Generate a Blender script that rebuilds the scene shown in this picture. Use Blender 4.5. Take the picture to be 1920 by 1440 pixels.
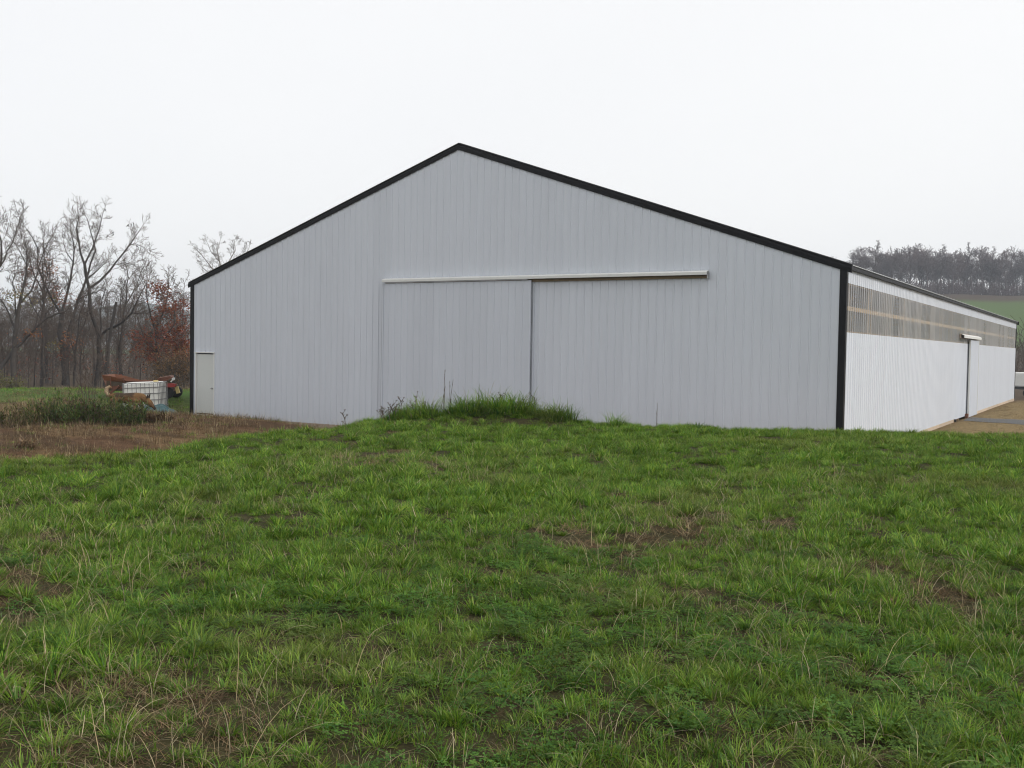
import bpy, math, random
import numpy as np
from mathutils import Vector, Matrix

S = bpy.context.scene
for o in list(bpy.data.objects):
    bpy.data.objects.remove(o)
COL = S.collection

# ------------------------------------------------------------------ camera
CP = np.array([5.6096, -24.3263, 2.4786]); FPX = 1926.95
YAW, PIT, ROL = -0.5384, -0.0345, 0.0168
_F = np.array([math.sin(YAW)*math.cos(PIT), math.cos(YAW)*math.cos(PIT), math.sin(PIT)])
_R = np.array([math.cos(YAW), -math.sin(YAW), 0.0]); _U = np.cross(_R, _F)
_R2 = math.cos(ROL)*_R + math.sin(ROL)*_U
_U2 = -math.sin(ROL)*_R + math.cos(ROL)*_U
cam = bpy.data.cameras.new('camera'); camo = bpy.data.objects.new('camera', cam); COL.objects.link(camo)
cam.sensor_width = 36; cam.lens = FPX/1920*36; cam.clip_start = 0.1; cam.clip_end = 6000
camo.matrix_world = Matrix(((_R2[0], _U2[0], -_F[0], CP[0]), (_R2[1], _U2[1], -_F[1], CP[1]), (_R2[2], _U2[2], -_F[2], CP[2]), (0, 0, 0, 1)))
S.camera = camo

def at(u, v, D):
    """world point that stands D metres ahead of the photographer at photo position u, v"""
    return CP + D*(_F + _R2*(u-960)/FPX - _U2*(v-720)/FPX)
def atg(u, D):
    """same bearing and distance, dropped on the ground"""
    q = at(u, 720, D); return np.array([q[0], q[1], hgt(q[0], q[1])])

# ------------------------------------------------------------------ sky, sun, exposure
SUN = Vector((0.80, 0.08, 0.60)).normalized()
w = bpy.data.worlds.new('World'); S.world = w; w.use_nodes = True
nt = w.node_tree; nt.nodes.clear()
out = nt.nodes.new('ShaderNodeOutputWorld'); bg = nt.nodes.new('ShaderNodeBackground')
sky = nt.nodes.new('ShaderNodeTexSky'); sky.sky_type = 'NISHITA'; sky.sun_disc = False
sky.sun_elevation = math.asin(SUN.z); sky.sun_rotation = math.atan2(SUN.x, SUN.y)
sky.dust_density = 5.0; sky.air_density = 1.0; sky.ozone_density = 1.0; sky.altitude = 100
# high thin overcast: an almost even pale sheet with faint cloud structure in front of the clear sky
tc = nt.nodes.new('ShaderNodeTexCoord'); mp = nt.nodes.new('ShaderNodeMapping'); mp.inputs['Scale'].default_value = (1, 1, 2.2)
no = nt.nodes.new('ShaderNodeTexNoise'); no.inputs['Scale'].default_value = 1.3; no.inputs['Detail'].default_value = 4
cr = nt.nodes.new('ShaderNodeMix'); cr.data_type = 'RGBA'
cr.inputs['A'].default_value = (7.6, 7.65, 7.8, 1); cr.inputs['B'].default_value = (8.6, 8.58, 8.5, 1)
mx = nt.nodes.new('ShaderNodeMix'); mx.data_type = 'RGBA'; mx.inputs['Factor'].default_value = 0.92
nt.links.new(tc.outputs['Generated'], mp.inputs['Vector']); nt.links.new(mp.outputs[0], no.inputs['Vector'])
nt.links.new(no.outputs['Fac'], cr.inputs['Factor'])
nt.links.new(sky.outputs[0], mx.inputs['A']); nt.links.new(cr.outputs['Result'], mx.inputs['B'])
nt.links.new(mx.outputs['Result'], bg.inputs['Color']); bg.inputs['Strength'].default_value = 0.1
nt.links.new(bg.outputs[0], out.inputs['Surface'])
sl = bpy.data.lights.new('sun', 'SUN'); sl.energy = 1.5; sl.angle = math.radians(12); sl.color = (1.0, 0.96, 0.9)
slo = bpy.data.objects.new('sun', sl); COL.objects.link(slo); slo.location = (30, 0, 60)
slo.rotation_euler = SUN.to_track_quat('Z', 'Y').to_euler()
vs = S.view_settings; vs.view_transform = 'Standard'; vs.look = 'None'; vs.exposure = 0.38; vs.gamma = 1.0; vs.use_curve_mapping = False
S.cycles.use_denoising = True; S.cycles.max_bounces = 6; S.cycles.transparent_max_bounces = 16
S.cycles.use_adaptive_sampling = True; S.cycles.adaptive_threshold = 0.02; S.cycles.filter_width = 1.1
S.cycles.diffuse_bounces = 2; S.cycles.volume_bounces = 0; S.cycles.transmission_bounces = 4
S.cycles.sample_clamp_indirect = 5; S.cycles.debug_use_spatial_splits = True

# ------------------------------------------------------------------ helpers
def tag(o, label=None, cat=None, group=None, kind=None):
    if label: o['label'] = label
    if cat: o['category'] = cat
    if group: o['group'] = group
    if kind: o['kind'] = kind
    return o
def link(o, parent=None):
    COL.objects.link(o)
    if parent is not None: o.parent = parent
    return o
def empty(name, loc=(0, 0, 0), rz=0):
    o = bpy.data.objects.new(name, None); o.empty_display_size = 0.2
    o.location = tuple(loc); o.rotation_euler = (0, 0, rz); COL.objects.link(o); return o

class MB:
    def __init__(s): s.v = []; s.f = []; s.c = []
    def box(s, x0, x1, y0, y1, z0, z1):
        b = len(s.v)
        s.v += [(x0, y0, z0), (x1, y0, z0), (x1, y1, z0), (x0, y1, z0), (x0, y0, z1), (x1, y0, z1), (x1, y1, z1), (x0, y1, z1)]
        s.f += [(b, b+3, b+2, b+1), (b+4, b+5, b+6, b+7), (b, b+1, b+5, b+4), (b+1, b+2, b+6, b+5), (b+2, b+3, b+7, b+6), (b+3, b, b+4, b+7)]
        return s
    def bar(s, a, b, wd, ht, up=(0, 0, 1)):
        a = Vector(a); b = Vector(b); d = (b-a).normalized(); up = Vector(up)
        sd = d.cross(up)
        if sd.length < 1e-4: sd = d.cross(Vector((1, 0, 0)))
        sd.normalize(); u2 = sd.cross(d)
        n = len(s.v)
        for p in (a, b):
            for i, j in ((-1, -1), (1, -1), (1, 1), (-1, 1)): s.v.append(tuple(p+sd*(i*wd/2)+u2*(j*ht/2)))
        s.f += [(n, n+1, n+2, n+3), (n+7, n+6, n+5, n+4)] + [(n+i, n+4+i, n+4+(i+1) % 4, n+(i+1) % 4) for i in range(4)]
        return s
    def tube(s, pts, rad, sides=6, cap=False):
        pts = [np.asarray(p, float) for p in pts]
        n0 = len(s.v); m = len(pts)
        ref = None
        for i in range(m):
            d = pts[min(i+1, m-1)]-pts[max(i-1, 0)]; L = math.sqrt(d @ d)
            d = d/L if L > 1e-9 else np.array([0, 0, 1.])
            if ref is None:
                ref = np.array([1., 0, 0]) if abs(d[0]) < 0.8 else np.array([0, 1., 0])
            a = np.array([d[1]*ref[2]-d[2]*ref[1], d[2]*ref[0]-d[0]*ref[2], d[0]*ref[1]-d[1]*ref[0]])
            a /= math.sqrt(a @ a)+1e-12
            b = np.array([d[1]*a[2]-d[2]*a[1], d[2]*a[0]-d[0]*a[2], d[0]*a[1]-d[1]*a[0]])
            ref = -b
            for k in range(sides):
                t = 2*math.pi*k/sides; q = pts[i]+(a*math.cos(t)+b*math.sin(t))*rad[i]
                s.v.append((q[0], q[1], q[2]))
        for i in range(m-1):
            for k in range(sides):
                k2 = (k+1) % sides
                s.f.append((n0+i*sides+k, n0+i*sides+k2, n0+(i+1)*sides+k2, n0+(i+1)*sides+k))
        if cap:
            s.f.append(tuple(n0+k for k in range(sides))[::-1]); s.f.append(tuple(n0+(m-1)*sides+k for k in range(sides)))
        return s
    def lathe(s, prof, axis_o=(0, 0, 0), ax='z', n=16):
        b = len(s.v)
        for r, h in prof:
            for k in range(n):
                t = 2*math.pi*k/n; p = (r*math.cos(t), r*math.sin(t), h)
                if ax == 'y': p = (p[0], p[2], p[1])
                if ax == 'x': p = (p[2], p[0], p[1])
                s.v.append((p[0]+axis_o[0], p[1]+axis_o[1], p[2]+axis_o[2]))
        for i in range(len(prof)-1):
            for k in range(n):
                s.f.append((b+i*n+k, b+i*n+(k+1) % n, b+(i+1)*n+(k+1) % n, b+(i+1)*n+k))
        s.f.append(tuple(b+k for k in range(n))[::-1]); s.f.append(tuple(b+(len(prof)-1)*n+k for k in range(n)))
        return s
    def quad(s, *p):
        b = len(s.v); s.v += [tuple(q) for q in p]; s.f.append(tuple(range(b, b+len(p)))); return s
    def mesh(s, name, m, smooth=False, col=None):
        me = bpy.data.meshes.new(name); me.from_pydata(s.v, [], s.f); me.materials.append(m)
        if smooth: me.polygons.foreach_set('use_smooth', [True]*len(me.polygons))
        if s.c and len(s.c) == len(s.v):
            a = me.color_attributes.new('col', 'FLOAT_COLOR', 'POINT')
            a.data.foreach_set('color', np.array([(c[0], c[1], c[2], 1) for c in s.c], dtype=np.float32).ravel())
        me.update(); return me
    def build(s, name, m, parent=None, smooth=False):
        o = bpy.data.objects.new(name, s.mesh(name, m, smooth)); return link(o, parent)

def nrm(v): v = np.asarray(v, float); return v/(math.sqrt(v @ v)+1e-12)

# ---- materials
MATS = {}
def mat(name, color, rough=0.6, metal=0.0, noise=0.0, nscale=5.0, bump=0.0, bscale=40.0, rnd=0.0, spec=0.5, coord='Object', stretch=None):
    m = bpy.data.materials.new(name); m.use_nodes = True; n = m.node_tree; b = n.nodes['Principled BSDF']
    b.inputs['Roughness'].default_value = rough; b.inputs['Metallic'].default_value = metal
    b.inputs['Specular IOR Level'].default_value = spec
    c = (*color, 1); src = None
    tcn = n.nodes.new('ShaderNodeTexCoord')
    if noise:
        tn = n.nodes.new('ShaderNodeTexNoise'); tn.inputs['Scale'].default_value = nscale; tn.inputs['Detail'].default_value = 6; tn.inputs['Roughness'].default_value = 0.65
        if stretch:
            mpn = n.nodes.new('ShaderNodeMapping'); mpn.inputs['Scale'].default_value = stretch
            n.links.new(tcn.outputs[coord], mpn.inputs['Vector']); n.links.new(mpn.outputs[0], tn.inputs['Vector'])
        else: n.links.new(tcn.outputs[coord], tn.inputs['Vector'])
        mr = n.nodes.new('ShaderNodeMapRange'); mr.inputs['From Min'].default_value = 0.25; mr.inputs['From Max'].default_value = 0.75
        mr.inputs['To Min'].default_value = 1-noise; mr.inputs['To Max'].default_value = 1+noise
        n.links.new(tn.outputs['Fac'], mr.inputs['Value']); src = mr.outputs[0]
    if rnd:
        oi = n.nodes.new('ShaderNodeObjectInfo'); mr2 = n.nodes.new('ShaderNodeMapRange')
        mr2.inputs['To Min'].default_value = 1-rnd; mr2.inputs['To Max'].default_value = 1+rnd
        n.links.new(oi.outputs['Random'], mr2.inputs['Value'])
        if src is not None:
            mm = n.nodes.new('ShaderNodeMath'); mm.operation = 'MULTIPLY'; n.links.new(src, mm.inputs[0]); n.links.new(mr2.outputs[0], mm.inputs[1]); src = mm.outputs[0]
        else: src = mr2.outputs[0]
    if src is not None:
        vm = n.nodes.new('ShaderNodeVectorMath'); vm.operation = 'SCALE'; vm.inputs[0].default_value = color
        n.links.new(src, vm.inputs['Scale']); n.links.new(vm.outputs[0], b.inputs['Base Color'])
    else: b.inputs['Base Color'].default_value = c
    if bump:
        tb = n.nodes.new('ShaderNodeTexNoise'); tb.inputs['Scale'].default_value = bscale; tb.inputs['Detail'].default_value = 5
        n.links.new(tcn.outputs[coord], tb.inputs['Vector'])
        bp = n.nodes.new('ShaderNodeBump'); bp.inputs['Strength'].default_value = bump; bp.inputs['Distance'].default_value = 0.02
        n.links.new(tb.outputs['Fac'], bp.inputs['Height']); n.links.new(bp.outputs[0], b.inputs['Normal'])
    MATS[name] = m; return m

def leafmat(name, tint, transl=0.35, pos_noise=True, dry=(0.30, 0.24, 0.11), nscale=0.55, lo=0.50, hi=0.75, vcol=True, rv=0.32):
    """thin plant tissue: diffuse + translucent, colour varies blade by blade and in drifts over the field"""
    m = bpy.data.materials.new(name); m.use_nodes = True; n = m.node_tree; n.nodes.clear()
    o = n.nodes.new('ShaderNodeOutputMaterial'); d = n.nodes.new('ShaderNodeBsdfDiffuse'); t = n.nodes.new('ShaderNodeBsdfTranslucent')
    g = n.nodes.new('ShaderNodeBsdfGlossy'); g.inputs['Roughness'].default_value = 0.35
    mix = n.nodes.new('ShaderNodeMixShader'); mix.inputs[0].default_value = transl
    mix2 = n.nodes.new('ShaderNodeMixShader'); mix2.inputs[0].default_value = 0.018
    base = n.nodes.new('ShaderNodeRGB'); base.outputs[0].default_value = (*tint, 1); c = base.outputs[0]
    if vcol:
        at_ = n.nodes.new('ShaderNodeAttribute'); at_.attribute_name = 'col'
        mu = n.nodes.new('ShaderNodeMix'); mu.data_type = 'RGBA'; mu.blend_type = 'MULTIPLY'; mu.inputs['Factor'].default_value = 1
        n.links.new(c, mu.inputs['A']); n.links.new(at_.outputs['Color'], mu.inputs['B']); c = mu.outputs['Result']
    if pos_noise:
        ge = n.nodes.new('ShaderNodeNewGeometry'); tn = n.nodes.new('ShaderNodeTexNoise'); tn.inputs['Scale'].default_value = nscale; tn.inputs['Detail'].default_value = 4
        n.links.new(ge.outputs['Position'], tn.inputs['Vector'])
        mr = n.nodes.new('ShaderNodeMapRange'); mr.inputs['From Min'].default_value = lo; mr.inputs['From Max'].default_value = hi; mr.inputs['To Max'].default_value = 0.75
        n.links.new(tn.outputs['Fac'], mr.inputs['Value'])
        mi = n.nodes.new('ShaderNodeMix'); mi.data_type = 'RGBA'; mi.inputs['B'].default_value = (*dry, 1)
        n.links.new(mr.outputs[0], mi.inputs['Factor']); n.links.new(c, mi.inputs['A']); c = mi.outputs['Result']
    oi = n.nodes.new('ShaderNodeObjectInfo'); mr2 = n.nodes.new('ShaderNodeMapRange'); mr2.inputs['To Min'].default_value = 1-rv; mr2.inputs['To Max'].default_value = 1+rv
    n.links.new(oi.outputs['Random'], mr2.inputs['Value'])
    vm = n.nodes.new('ShaderNodeVectorMath'); vm.operation = 'SCALE'; n.links.new(c, vm.inputs[0]); n.links.new(mr2.outputs[0], vm.inputs['Scale'])
    n.links.new(vm.outputs[0], d.inputs['Color']); n.links.new(vm.outputs[0], t.inputs['Color'])
    n.links.new(d.outputs[0], mix.inputs[1]); n.links.new(t.outputs[0], mix.inputs[2])
    n.links.new(mix.outputs[0], mix2.inputs[1]); n.links.new(g.outputs[0], mix2.inputs[2]); n.links.new(mix2.outputs[0], o.inputs['Surface'])
    MATS[name] = m; return m

mat('white_metal', (0.635, 0.67, 0.73), 0.42, noise=0.035, nscale=1.0, rnd=0.02, stretch=(5, 5, 0.35))
mat('door_metal', (0.61, 0.645, 0.705), 0.42, noise=0.035, nscale=1.0, rnd=0.015, stretch=(5, 5, 0.35))
mat('white_trim', (0.72, 0.725, 0.70), 0.4, noise=0.02)
mat('skirt_wood', (0.50, 0.40, 0.30), 0.8, noise=0.15, nscale=3, rnd=0.12)
mat('cream_paint', (0.61, 0.63, 0.61), 0.45, noise=0.02, nscale=2)
mat('black_trim', (0.008, 0.008, 0.010), 0.5, noise=0.15, nscale=3, spec=0.22)
mat('roof_metal', (0.55, 0.55, 0.54), 0.45, metal=0.0, noise=0.05)
mat('cage_wire', (0.20, 0.20, 0.20), 0.5)
mat('new_wood', (0.62, 0.45, 0.27), 0.75, noise=0.16, nscale=3, rnd=0.12)
mat('grey_wood', (0.33, 0.27, 0.21), 0.85, noise=0.25, nscale=2.5, rnd=0.1)
mat('dark_wood', (0.10, 0.075, 0.05), 0.8, noise=0.2)
mat('track_wood', (0.24, 0.18, 0.11), 0.8, noise=0.2)
mat('steel', (0.42, 0.42, 0.42), 0.35, metal=0.9, noise=0.1)
mat('dark_steel', (0.03, 0.03, 0.032), 0.55, noise=0.2)
mat('rust_orange', (0.17, 0.062, 0.028), 0.6, noise=0.35, nscale=6)
mat('rust_brown', (0.15, 0.06, 0.035), 0.75, noise=0.35, nscale=7)
mat('red_paint', (0.32, 0.035, 0.03), 0.5, noise=0.2, nscale=8)
mat('yellow_paint', (0.55, 0.42, 0.16), 0.55, noise=0.15)
mat('rubber', (0.022, 0.022, 0.022), 0.85, noise=0.2)
mat('tank_plastic', (0.74, 0.74, 0.70), 0.5, noise=0.04, nscale=3)
mat('tarp', (0.028, 0.075, 0.082), 0.5, noise=0.25, nscale=5, bump=0.5, bscale=12)
mat('bark', (0.045, 0.037, 0.031), 0.95, noise=0.3, nscale=4, rnd=0.15)
mat('bark_pale', (0.24, 0.225, 0.21), 0.95, noise=0.25, nscale=4, rnd=0.1)
mat('twig', (0.085, 0.062, 0.047), 0.95, noise=0.25, nscale=0.4, rnd=0.2)
mat('twig_hill', (0.105, 0.075, 0.074), 0.95, noise=0.3, nscale=0.15, rnd=0.25)
mat('feather', (0.012, 0.011, 0.011), 0.6)
mat('gravel', (0.10, 0.10, 0.098), 0.95, noise=0.3, nscale=14, bump=0.6, bscale=60)
mat('clod', (0.12, 0.075, 0.042), 0.95, noise=0.3, nscale=9)
leafmat('grass_blade', (1, 1, 1), 0.35, dry=(0.19, 0.19, 0.06), nscale=0.5, lo=0.54, hi=0.85)
leafmat('dry_blade', (1, 1, 1), 0.25, pos_noise=False)
leafmat('weed_leaf', (1, 1, 1), 0.3, pos_noise=False)
leafmat('red_leaf', (1, 1, 1), 0.35, pos_noise=False, rv=0.1)

# clear ribbed fibreglass: part see-through, part pale milky film with a soft sheen
def clearmat():
    m = bpy.data.materials.new('clear_panel'); m.use_nodes = True; n = m.node_tree; n.nodes.clear()
    o = n.nodes.new('ShaderNodeOutputMaterial'); tr = n.nodes.new('ShaderNodeBsdfTransparent'); tr.inputs[0].default_value = (0.93, 0.94, 0.95, 1)
    d = n.nodes.new('ShaderNodeBsdfDiffuse'); d.inputs[0].default_value = (0.84, 0.84, 0.85, 1)
    tl = n.nodes.new('ShaderNodeBsdfTranslucent'); tl.inputs[0].default_value = (0.80, 0.79, 0.78, 1)
    g = n.nodes.new('ShaderNodeBsdfGlossy'); g.inputs['Roughness'].default_value = 0.18
    oi = n.nodes.new('ShaderNodeObjectInfo'); mr = n.nodes.new('ShaderNodeMapRange'); mr.inputs['To Min'].default_value = 0.16; mr.inputs['To Max'].default_value = 0.36
    n.links.new(oi.outputs['Random'], mr.inputs['Value'])
    lw_ = n.nodes.new('ShaderNodeLayerWeight'); lw_.inputs['Blend'].default_value = 0.35; ad = n.nodes.new('ShaderNodeMath'); ad.operation = 'MULTIPLY_ADD'; ad.inputs[1].default_value = 0.40; ad.use_clamp = True
    n.links.new(lw_.outputs['Facing'], ad.inputs[0]); n.links.new(mr.outputs[0], ad.inputs[2])
    a = n.nodes.new('ShaderNodeMixShader'); a.inputs[0].default_value = 0.45
    n.links.new(d.outputs[0], a.inputs[1]); n.links.new(tl.outputs[0], a.inputs[2])
    b = n.nodes.new('ShaderNodeMixShader'); n.links.new(ad.outputs[0], b.inputs[0]); n.links.new(tr.outputs[0], b.inputs[1]); n.links.new(a.outputs[0], b.inputs[2])
    fr = n.nodes.new('ShaderNodeFresnel'); fr.inputs['IOR'].default_value = 1.3
    c = n.nodes.new('ShaderNodeMixShader'); n.links.new(fr.outputs[0], c.inputs[0]); n.links.new(b.outputs[0], c.inputs[1]); n.links.new(g.outputs[0], c.inputs[2])
    n.links.new(c.outputs[0], o.inputs['Surface']); MATS['clear_panel'] = m
clearmat()

# ------------------------------------------------------------------ terrain
rs = np.random.RandomState(7)
_tab = rs.rand(256, 256)
def vnoise(x, y):
    x = np.asarray(x, float); y = np.asarray(y, float)
    xi = np.floor(x).astype(int); yi = np.floor(y).astype(int); fx = x-xi; fy = y-yi
    fx = fx*fx*(3-2*fx); fy = fy*fy*(3-2*fy)
    g = lambda a, b: _tab[a % 256, b % 256]
    return (g(xi, yi)*(1-fx)+g(xi+1, yi)*fx)*(1-fy)+(g(xi, yi+1)*(1-fx)+g(xi+1, yi+1)*fx)*fy
def fbm(x, y, o=4):
    s = 0; a = 0.5; k = 1.0
    for i in range(o): s = s+a*vnoise(x*k+17*i, y*k+31*i); a *= 0.5; k *= 2.03
    return s/0.94
def sst(a, b, x):
    t = np.clip((x-a)/(b-a), 0, 1); return t*t*(3-2*t)

# brow of the grassed bank that the barn pad was cut into (plan view, left to right)
RIM = np.array([(-40, -120), (-16, -45), (-10.5, -27), (-7.6, -18.4), (-6.5, -16.2), (-6.3, -15.2), (-5.95, -14.2), (-6.9, -12.2), (-7.15, -10.6), (-6.75, -9.7),
                (-7.6, -7.6), (-6.4, -6.2), (-5.15, -5.4), (-4.1, -5.0), (-3.1, -4.5), (-1.0, -3.9), (0.75, -3.2), (2.26, -2.5), (3.9, -1.4), (9, 1.5), (20, 5), (60, 14), (160, 20)], float)
RIMPOLY = np.vstack([RIM, [(160, -160), (-40, -160)]])
def rim_dist(x, y):
    """>0 beyond the brow (barn side), <0 on the grass"""
    x = np.asarray(x, float); y = np.asarray(y, float)
    d = np.full(x.shape, 1e9); ins = np.zeros(x.shape, bool)
    for i in range(len(RIM)-1):
        a = RIM[i]; b = RIM[i+1]; e = b-a; L2 = e @ e
        t = np.clip(((x-a[0])*e[0]+(y-a[1])*e[1])/L2, 0, 1)
        d = np.minimum(d, np.hypot(x-a[0]-t*e[0], y-a[1]-t*e[1]))
    n = len(RIMPOLY)
    for i in range(n):
        a = RIMPOLY[i]; b = RIMPOLY[(i+1) % n]
        c = ((a[1] > y) != (b[1] > y)) & (x < (b[0]-a[0])*(y-a[1])/(b[1]-a[1]+1e-12)+a[0])
        ins ^= c
    return np.where(ins, -d, d)
BW, BL, BH = 21.61, 42.69, 4.4623      # barn width, length, eave height
def barn_dist(x, y):
    dx = np.maximum(np.maximum(-BW-x, x), 0); dy = np.maximum(np.maximum(-y, y-BL), 0)
    return np.hypot(dx, dy)
NH = nrm((-0.15, 0.989))
def hill_q(x, y): return (x-CP[0])*NH[0]+(y-CP[1])*NH[1], (x-CP[0])*NH[1]-(y-CP[1])*NH[0]
def H(x, y):
    x = np.asarray(x, float); y = np.asarray(y, float)
    r = np.hypot(x-CP[0], y-CP[1])
    s = rim_dist(x, y)+0.5*(fbm(x*0.9, y*0.9)-0.5)
    top = 0.90+0.10*(fbm(x*0.35+5, y*0.35)-0.5)+0.05*(fbm(x*1.7, y*1.7)-0.5)
    for bx, by, am, sg in ((-6.8, -7.3, .12, .5), (-6.0, -6.5, .19, .5), (-5.3, -6.0, .16, .45), (-4.5, -5.6, .08, .4)):
        top = top+am*np.exp(-((x-bx)**2+(y-by)**2)/(2*sg*sg))
    bd = barn_dist(x, y)
    side = sst(-8, -14, x)*sst(-30, -10, y)*0+sst(-9, -15, x)
    low = -0.13+side*0.56*sst(0.6, 4.0, bd)
    low = low+0.10*sst(-0.5, 0.3, x)
    low = low+0.06*(fbm(x*0.8, y*0.8+9)-0.5)*sst(0.3, 1.5, bd)
    # land falls away gently behind and to the left, further off
    low = low-1.75*sst(44, 85, r)*sst(-20, -34, x)-1.0*sst(60, 110, r)*(1-sst(-20, -34, x))
    z = top+(low-top)*sst(0.0, 2.6, s)
    z = np.where(bd < 0.02, -0.13, z)
    q, l = hill_q(x, y)
    hill = 27.5*sst(185, 440, q)*0+np.interp(q, [190, 260, 333, 398, 420, 450, 520, 700, 900], [0, 6, 15.6, 23.6, 27.0, 26.5, 20, 4, 0])
    hill = hill*(1-sst(90, 230, -l))*(1-sst(160, 420, l))
    hill = hill-0.03*np.clip(l-10, 0, 120)*sst(250, 400, q)
    z = z+hill
    # far ridges to the left
    a = np.arctan2(x-CP[0], y-CP[1])
    rg = 22*np.exp(-((a+0.885)/0.06)**2)+14*np.exp(-((a+1.05)/0.10)**2)+12*np.exp(-((a+0.74)/0.09)**2)+16
    z = z+rg*np.exp(-((r-1000)/170)**2)*(1-sst(-0.62, -0.45, a))
    return z
def hgt(x, y): return float(H(np.array([float(x)]), np.array([float(y)]))[0])

def build_ground():
    n = 330; u = np.linspace(-1, 1, n); k = 6.6
    ax = np.sinh(k*u)/math.sinh(k)*1500
    X, Y = np.meshgrid(ax-6.0, ax-8.0, indexing='ij'); Z = H(X, Y)
    v = np.stack([X, Y, Z], -1).reshape(-1, 3)
    i, j = np.meshgrid(np.arange(n-1), np.arange(n-1), indexing='ij')
    f = np.stack([i*n+j, (i+1)*n+j, (i+1)*n+j+1, i*n+j+1], -1).reshape(-1, 4)
    me = bpy.data.meshes.new('ground'); me.vertices.add(len(v)); me.vertices.foreach_set('co', v.ravel())
    me.loops.add(f.size); me.loops.foreach_set('vertex_index', f.ravel()); me.polygons.add(len(f))
    me.polygons.foreach_set('loop_start', np.arange(len(f))*4); me.polygons.foreach_set('loop_total', np.full(len(f), 4))
    me.update(); me.polygons.foreach_set('use_smooth', [True]*len(f))
    x, y = v[:, 0], v[:, 1]; r = np.hypot(x-CP[0], y-CP[1]); s = rim_dist(x, y)+0.5*(fbm(x*0.9, y*0.9)-0.5)
    thatch = np.array([0.040, 0.036, 0.016]); dirt = np.array([0.088, 0.050, 0.028]); tan = np.array([0.15, 0.098, 0.05]); green = np.array([0.055, 0.105, 0.02])
    dull = np.array([0.15, 0.115, 0.055]); floor = np.array([0.075, 0.055, 0.038]); far = np.array([0.06, 0.06, 0.045])
    def mixc(c, d, t): return c+(d-c)*t[:, None]
    c = np.tile(thatch, (len(v), 1))
    c = mixc(c, dirt, sst(0.2, 1.0, s))
    nz = fbm(x*0.5, y*0.5)
    c = mixc(c, tan, sst(0.47, 0.60, fbm(x*0.9, y*1.6))*sst(0.5, 1.5, s)*0.75)
    c = mixc(c, np.array([0.060, 0.038, 0.022]), sst(0.50, 0.64, fbm(x*1.1+70, y*1.4+20))*sst(0.5, 1.5, s)*0.7)
    left = sst(-20, -24, x)*sst(0.5, 1.5, s)
    c = mixc(c, dull, left*sst(0.40, 0.6, fbm(x*0.3+3, y*0.3))*0.8)
    c = mixc(c, green, left*sst(0.42, 0.58, fbm(x*0.22+13, y*0.22))*0.7)
    c = mixc(c, green, sst(39, 42, r)*sst(-22, -26, x)*(1-sst(62, 75, r)))
    c = mixc(c, np.array([0.20, 0.148, 0.074]), sst(-1, 1, x)*sst(0.5, 1.5, s)*(1-sst(60, 90, r)))
    c = mixc(c, floor, sst(62, 75, r)*(s > 0))
    q, l = hill_q(x, y)
    c = mixc(c, np.array([0.075, 0.115, 0.035]), sst(230, 270, q)*(1-sst(394, 400, q+4*(fbm(x*.05, y*.05)-.5))))
    c = mixc(c, floor*0.9, sst(394, 400, q+4*(fbm(x*.05, y*.05)-.5)))
    c = mixc(c, far, sst(600, 800, r))
    a = me.color_attributes.new('col', 'FLOAT_COLOR', 'POINT')
    a.data.foreach_set('color', np.hstack([c, np.ones((len(c), 1))]).astype(np.float32).ravel())
    m = bpy.data.materials.new('ground'); m.use_nodes = True; nd = m.node_tree; b = nd.nodes['Principled BSDF']; b.inputs['Roughness'].default_value = 1; b.inputs['Specular IOR Level'].default_value = 0.1
    at_ = nd.nodes.new('ShaderNodeAttribute'); at_.attribute_name = 'col'
    ge = nd.nodes.new('ShaderNodeNewGeometry')
    tn = nd.nodes.new('ShaderNodeTexNoise'); tn.inputs['Scale'].default_value = 5.0; tn.inputs['Detail'].default_value = 10; tn.inputs['Roughness'].default_value = 0.8
    nd.links.new(ge.outputs['Position'], tn.inputs['Vector'])
    mr = nd.nodes.new('ShaderNodeMapRange'); mr.inputs['From Min'].default_value = 0.3; mr.inputs['From Max'].default_value = 0.7; mr.inputs['To Min'].default_value = 0.40; mr.inputs['To Max'].default_value = 1.65
    nd.links.new(tn.outputs['Fac'], mr.inputs['Value'])
    vm = nd.nodes.new('ShaderNodeVectorMath'); vm.operation = 'SCALE'; nd.links.new(at_.outputs['Color'], vm.inputs[0]); nd.links.new(mr.outputs[0], vm.inputs['Scale'])
    nd.links.new(vm.outputs[0], b.inputs['Base Color'])
    t2 = nd.nodes.new('ShaderNodeTexNoise'); t2.inputs['Scale'].default_value = 14; t2.inputs['Detail'].default_value = 9; nd.links.new(ge.outputs['Position'], t2.inputs['Vector'])
    bp = nd.nodes.new('ShaderNodeBump'); bp.inputs['Strength'].default_value = 0.8; bp.inputs['Distance'].default_value = 0.06
    nd.links.new(t2.outputs['Fac'], bp.inputs['Height']); nd.links.new(bp.outputs[0], b.inputs['Normal'])
    me.materials.append(m); o = bpy.data.objects.new('ground', me); link(o)
    tag(o, 'rough field, bare dirt around the barn and the wooded hill beyond', kind='structure')
build_ground()

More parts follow.
